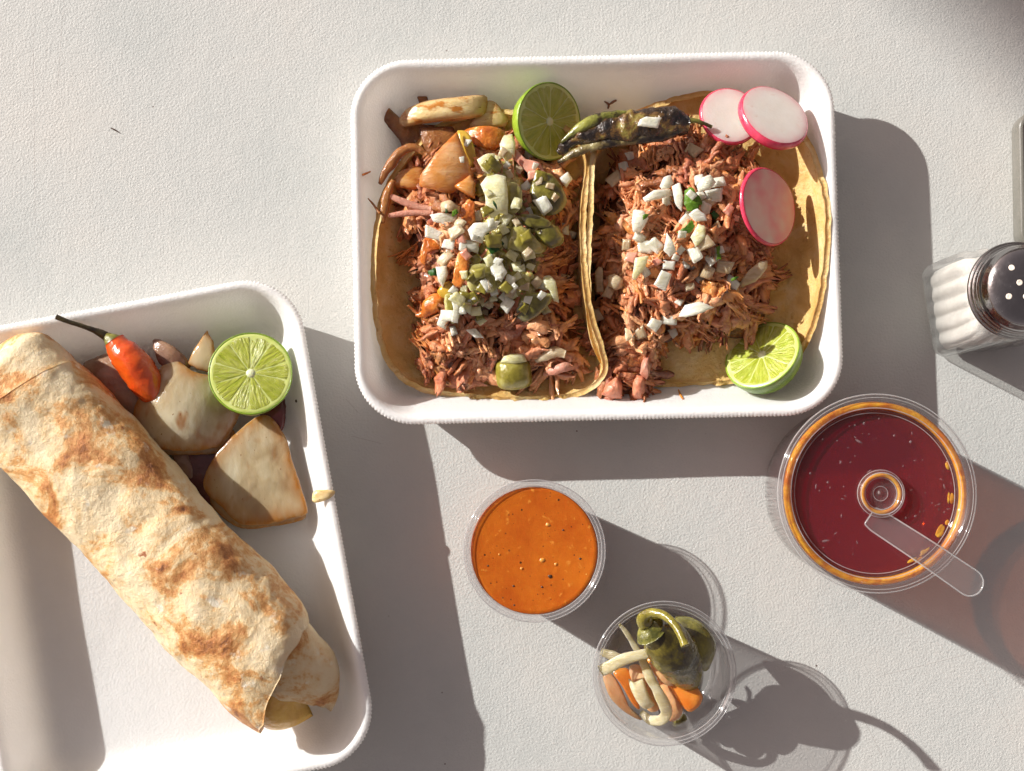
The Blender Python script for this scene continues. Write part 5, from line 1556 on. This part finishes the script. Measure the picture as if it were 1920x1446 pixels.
# ------------------------------------------------------------------ drink
def drink_cup():
    h = 6.0
    c = P(1645, 925, h)
    cx, cy = c[0], c[1]
    R = 186 * (CAM_H - h) / FPX
    rt = root('drink_cup', (cx, cy, 0), 'clear lidded plastic cup of dark red drink', 'cup')
    ri = R - .28
    rb = 4.02
    wall = [(rb - .3, 0), (rb - .08, .06), (rb, .3), (ri + .03, h - .5), (ri + .05, h - .25), (ri - .02, h - .25), (ri - .05, h - .5), (rb - .07, .35), (rb - .3, .14), (0, .12)]
    V, F = lathe(wall, cx, cy, 128)
    mk('cup_wall', V, F, M['cup_thin'], parent=rt, origin=(cx, cy, 0))
    k = R / 186.0
    # lid: sunken middle, upright inner wall, rolled rim
    lidp = [(R - .03, h - .42), (R, h - .36), (R, h - .12), (R - .05, h), (R - .16, h + .05), (R - .28, h + .02), (R - .36, h - .08), (k * 160, h - .22), (k * 156, h - .46), (k * 150, h - .52), (0, h - .52)]
    lid = root('lid', (cx, cy, h - .5), None, None)
    lid.parent = rt
    lid.location = Vector((0, 0, (h - .5) * CM))
    V, F = lathe(lidp, cx, cy, 128)
    mk('lid_shell', V, F, M['lid'], parent=lid, origin=(cx, cy, 0))
    for r_, z_, t_ in ((R - .01, h - .05, .03), (R - .16, h + .05, .016), (k * 160, h - .2, .02), (k * 151, h - .5, .018)):
        V, F = torus(cx, cy, r_, z_, t_, 160)
        mk('moulded_ring', V, F, M['bright_edge'], parent=lid, origin=(cx, cy, 0))
    # round straw plug in the middle
    pc = P(1655, 926, h)
    V, F = lathe([(1.03, h - .51), (1.05, h - .3), (.98, h - .12), (.86, h - .08), (.74, h - .14), (.70, h - .36), (.62, h - .40), (.34, h - .40), (.31, h - .36), (.28, h - .40), (.09, h - .40), (.07, h - .30), (0, h - .28)], pc[0], pc[1], 64)
    mk('straw_plug', V, F, M['tab'], parent=lid, origin=(pc[0], pc[1], 0))
    for r_, z_, t_ in ((1.04, h - .3, .02), (.92, h - .09, .025), (.70, h - .3, .02), (.32, h - .38, .015)):
        V, F = torus(pc[0], pc[1], r_, z_, t_, 60)
        mk('moulded_ring', V, F, M['bright_edge'], parent=lid, origin=(pc[0], pc[1], 0))
    V, F = torus(pc[0], pc[1], .82, h - .3, .09, 60)
    mk('amber_refraction', V, F, M['amber'], parent=lid, origin=(pc[0], pc[1], 0))  # amber colour stands for light refracted inside the plug
    # flat strap running out over the rim
    a, b = P(1636, 968, h + .1)[:2], P(1818, 1092, h + .2)[:2]
    d = (b - a) / np.linalg.norm(b - a)
    s = np.array((-d[1], d[0]))
    w = .60
    ol = [a + s * w * .72, a + d * .35 + s * w * .85]
    ol += [b + w * (math.cos(t) * s + math.sin(t) * d) * (1, 1)[0] for t in np.linspace(.15, math.pi - .15, 9)]
    ol += [a + d * .35 - s * w * .85, a - s * w * .72]
    V, F = slab(ol, 0, .09, 0, n=90, rings=7, soft=0, edge=14, world_pts=True)
    t = np.clip((V[:, :2] - a) @ d / np.linalg.norm(b - a), 0, 1)
    V[:, 2] += h - .40 + .60 * smooth01(t * 1.6)
    mk('strap', V, F, M['tab'], parent=lid)
    ed = resample(np.array([(*p, 0) for p in ol]), 120, True, 0)
    ed = np.vstack([ed, ed[:1]])
    tt = np.clip((ed[:, :2] - a) @ d / np.linalg.norm(b - a), 0, 1)
    ed[:, 2] = h - .40 + .60 * smooth01(tt * 1.6) + .02
    V, F = tube(ed, [.035, .035], 8, 160, caps=False, soft=0)
    mk('strap_edge', V, F, M['bright_edge'], parent=lid)
    # liquid
    dr = root('drink', (cx, cy, .2), 'dark red hibiscus-coloured drink inside the lidded cup', 'drink')
    zl = h - .62
    V, F = lathe([(0, zl), (k * 148, zl), (k * 155, zl - .02), (k * 157, zl - .3), (ri - .12, h - 1.2), (rb - .1, .4), (rb - .35, .2), (0, .18)], cx, cy, 128)
    V[:, :2] += 0
    mk('liquid', V, [tuple(reversed(f)) for f in F], M['drink'], parent=dr, origin=(cx, cy, .2))
    prof = [(k * 158, h - .55), (k * 159, h - .40), (k * 163, h - .30), (k * 168, h - .30), (k * 172, h - .38), (k * 172.5, h - .60), (k * 166, h - .8)]
    V, F = lathe(prof, cx, cy, 160, closed=True)
    V[:, 2] += noise(V, 1.1, 2, 3) * .05
    mk('meniscus', V, [tuple(reversed(f)) for f in F], M['amber'], parent=dr, origin=(cx, cy, h - .6))  # thin edge of the drink; its amber also stands for refracted light
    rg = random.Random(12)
    for i in range(15):  # amber lumps as painted glints of refracted light along the inner edge
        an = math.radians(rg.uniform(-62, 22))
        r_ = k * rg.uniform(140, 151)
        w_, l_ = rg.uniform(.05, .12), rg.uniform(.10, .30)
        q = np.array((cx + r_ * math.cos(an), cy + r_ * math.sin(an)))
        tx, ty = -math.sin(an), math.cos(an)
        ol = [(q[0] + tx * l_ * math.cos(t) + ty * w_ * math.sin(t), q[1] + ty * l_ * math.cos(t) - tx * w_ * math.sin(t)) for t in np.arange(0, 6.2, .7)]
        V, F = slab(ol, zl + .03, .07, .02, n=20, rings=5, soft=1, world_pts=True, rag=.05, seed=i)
        mk('amber_glint', V, F, M['amber'], parent=dr)
    # condensation under the lid
    VV, FF = [], []
    rg = random.Random(5)
    for i in range(90):
        a_ = rg.uniform(0, 6.28)
        r_ = k * 150 * math.sqrt(rg.random())
        q = np.array((cx + r_ * math.cos(a_), cy + r_ * math.sin(a_)))
        rad = rg.choice((.02, .025, .03, .04, .06))
        an = rg.uniform(0, 3.1)
        el = rg.choice((1, 1, 1.3, 3.2))
        for ring in range(3):
            for s_ in range(7):
                t_ = s_ * 2 * math.pi / 7
                rr = rad * (1, .75, .01)[ring]
                x_, y_ = rr * el * math.cos(t_), rr * math.sin(t_)
                VV.append((q[0] + x_ * math.cos(an) - y_ * math.sin(an), q[1] + x_ * math.sin(an) + y_ * math.cos(an), h - .515 + rad * (0, .5, .7)[ring]))
        FF += grid_faces(3, 7, False, True, i * 21)
    mk('droplets', np.array(VV), FF, M['drop'], parent=lid, kind='stuff')


drink_cup()


# ------------------------------------------------------------------ salt shaker
def shaker():
    hb = 6.7
    capc = P(1917, 541, 7.6)
    cx, cy = capc[0], capc[1]
    rt = root('salt_shaker', (cx, cy, 0), 'ribbed square glass salt shaker with domed chrome cap', 'shaker')
    rot = math.radians(8)

    def square(half, z, rib, corner=.55, n=240):
        pts, nor = rounded_rect(half * 2, half * 2, corner, .03)
        q = resample(pts, n, True, 0)
        cc = q - q.mean(0)
        s = np.linspace(0, 1, n, endpoint=False)
        # flutes along the four flat sides
        u = np.where(np.abs(cc[:, 0]) > np.abs(cc[:, 1]), cc[:, 1], cc[:, 0]) / half
        fl = rib * np.abs(np.sin(u * math.pi * 2.5 + math.pi / 2)) * (np.abs(u) < .95)
        d = cc / np.linalg.norm(cc, axis=1)[:, None]
        cc = cc + d * (fl[:, None] - rib)
        c_, s_ = math.cos(rot), math.sin(rot)
        return np.column_stack([cx + cc[:, 0] * c_ - cc[:, 1] * s_, cy + cc[:, 0] * s_ + cc[:, 1] * c_, np.full(n, z)])
    n = 240
    rows = [square(1.9, 0, 0, .6), square(2.12, .08, .0, .6), square(2.22, .35, .05), square(2.24, .6, .16), square(2.22, 3, .16), square(2.16, 5.4, .16), square(2.12, 5.9, .14), square(1.98, 6.3, .06), square(1.75, 6.6, 0), square(1.55, 6.8, 0, 1.2), square(1.5, 7.0, 0, 1.4)]
    V = np.vstack(rows)
    F = [tuple(reversed(f)) for f in grid_faces(len(rows), n, False, True)]
    F.append(tuple(range(n)))
    mk('glass_body', V, [tuple(reversed(f)) for f in F], M['glass'], parent=rt, origin=(cx, cy, 0))
    # salt
    sl = root('salt', (cx, cy, .3), 'white salt filling the glass shaker', 'salt')
    rows = [square(1.5, .35, 0), square(1.93, .5, .10), square(1.95, 3, .22), square(1.9, 5.0, .22), square(1.72, 5.75, 0), square(1.2, 6.0, 0, .8), square(.5, 6.1, 0, .3)]
    V = np.vstack(rows)
    V += np.column_stack([noise(V, 1.5, 3, 1), noise(V, 1.5, 3, 2), noise(V, 1.5, 3, 3)]) * .09
    F = grid_faces(len(rows), n, False, True)
    F.append(tuple(range((len(rows) - 1) * n, len(rows) * n)))
    F.append(tuple(reversed(range(n))))
    mk('salt_fill', V, [tuple(f) for f in F], M['salt'], parent=sl, kind='stuff')
    # cap
    cap = root('cap', (cx, cy, hb), None, None)
    cap.parent = rt
    cap.location = Vector((0, 0, hb * CM))
    prof = [(2.02, 6.62), (2.12, 6.66), (2.15, 6.76), (2.10, 6.86), (2.02, 6.9), (2.03, 7.0), (2.0, 7.08), (1.93, 7.12), (1.94, 7.24), (1.90, 7.32), (1.86, 7.36), (1.87, 7.75), (1.82, 7.95), (1.72, 8.12)]
    for k in range(1, 13):
        a = k / 12 * math.pi / 2
        prof.append((1.72 * math.cos(a), 8.12 + .5 * math.sin(a)))
    V, F = lathe(prof, cx, cy, 96)
    mk('cap_shell', V, F, M['chrome'], parent=cap, origin=(cx, cy, hb))
    for (a, b) in ((1897, 502), (1912, 530), (1892, 556), (1928, 505), (1924, 556), (1940, 530)):
        z = 8.45
        p = P(a, b, z)
        r = math.hypot(p[0] - cx, p[1] - cy)
        z = 8.12 + .5 * math.sqrt(max(0, 1 - (r / 1.72) ** 2))
        p = P(a, b, z)
        V, F = lathe([(.135, z - .03), (.125, z + .015), (.10, z + .02), (0, z + .0)], p[0], p[1], 20)
        sx, sy = -(p[0] - cx) * .5 / 1.72 ** 2 / max(.3, math.sqrt(max(.05, 1 - (r / 1.72) ** 2))), -(p[1] - cy) * .5 / 1.72 ** 2 / max(.3, math.sqrt(max(.05, 1 - (r / 1.72) ** 2)))
        V[:, 2] += (V[:, 0] - p[0]) * sx + (V[:, 1] - p[1]) * sy
        mk('hole', V, F, M['hole'], parent=cap)


shaker()


# ------------------------------------------------------------------ object cut by the right border, crumbs, unseen panel added to shade the corner
def holder():
    z = 1.2
    a, b = P(1909, 206, z), P(1909, 470, z)
    w, h = 9.0, a[1] - b[1]
    pts, nor = rounded_rect(w, h, .9, .1)
    cx, cy = a[0] + w / 2, (a[1] + b[1]) / 2
    rt = root('plastic_holder', (cx, cy, 0), 'grey plastic holder with rounded corners cut off by the right border', 'holder')
    rows = [np.column_stack([pts - nor * d + (cx, cy), np.full(len(pts), zz)]) for d, zz in ((.15, 0.0), (.02, .1), (0, .2), (0, 1.0), (.03, 1.12), (.12, 1.2), (.22, 1.2))]
    n = len(pts)
    V = np.vstack(rows)
    F = grid_faces(len(rows), n, False, True)
    F = [tuple(reversed(f)) for f in F]
    mk('frame', V, F, M['edge_plastic'], parent=rt)
    rows = [np.column_stack([pts - nor * d + (cx, cy), np.full(len(pts), zz)]) for d, zz in ((.21, 1.1), (.21, 1.15), (.25, 1.17))]
    V = np.vstack(rows)
    F = [tuple(reversed(f)) for f in grid_faces(3, n, False, True)]
    F.append(tuple(range(2 * n, 3 * n)))
    mk('panel', V, F, M['grey_plastic'], parent=rt)


holder()
V, F = tube([P(207, 240, .05), P(214, 243, .06), P(222, 248, .05)], [.02, .035, .02], 6, 8)
mk('crumb', V, F, M['fleck'], label='tiny dark crumb on the bare table left of the trays', cat='crumb')
for (a, b, r, lab) in ((556, 752, .075, 'round black pepper speck on the inner right wall of the burrito tray'),):
    p, nn = at(a, b)
    V, F = lathe([(0, .04), (r * .7, .03), (r, 0), (r * .6, -.03)], 0, 0, 10)
    V = V + (p[0], p[1], p[2] + .02)
    mk('pepper_speck', V, F, M['fleck'], label=lab, cat='crumb')


def shade_panel():
    """unseen panel added outside the frame to cast soft shade on the table corner"""
    A, B = P(1755, 0), P(1920, 150)
    d = (B - A) / np.linalg.norm(B - A)
    n = np.array((-d[1], d[0], 0.0))
    if n[0] < 0:
        n = -n
    ts = np.array(to_sun)
    o = A + ts * 560.0
    V = []
    for z in (0, 3.0):
        for a, b in ((-220, 0), (220, 0), (220, 160), (-220, 160)):
            V.append(o + d * a + n * b + np.array((0, 0, z + b * .05)))
    F = [(0, 1, 2, 3), (7, 6, 5, 4), (0, 4, 5, 1), (1, 5, 6, 2), (2, 6, 7, 3), (3, 7, 4, 0)]
    mk('shade_panel', V, F, M['shade_panel'], smooth=False, label='unseen far panel added to cast a soft shadow on the upper right table corner', cat='shade_panel')


shade_panel()
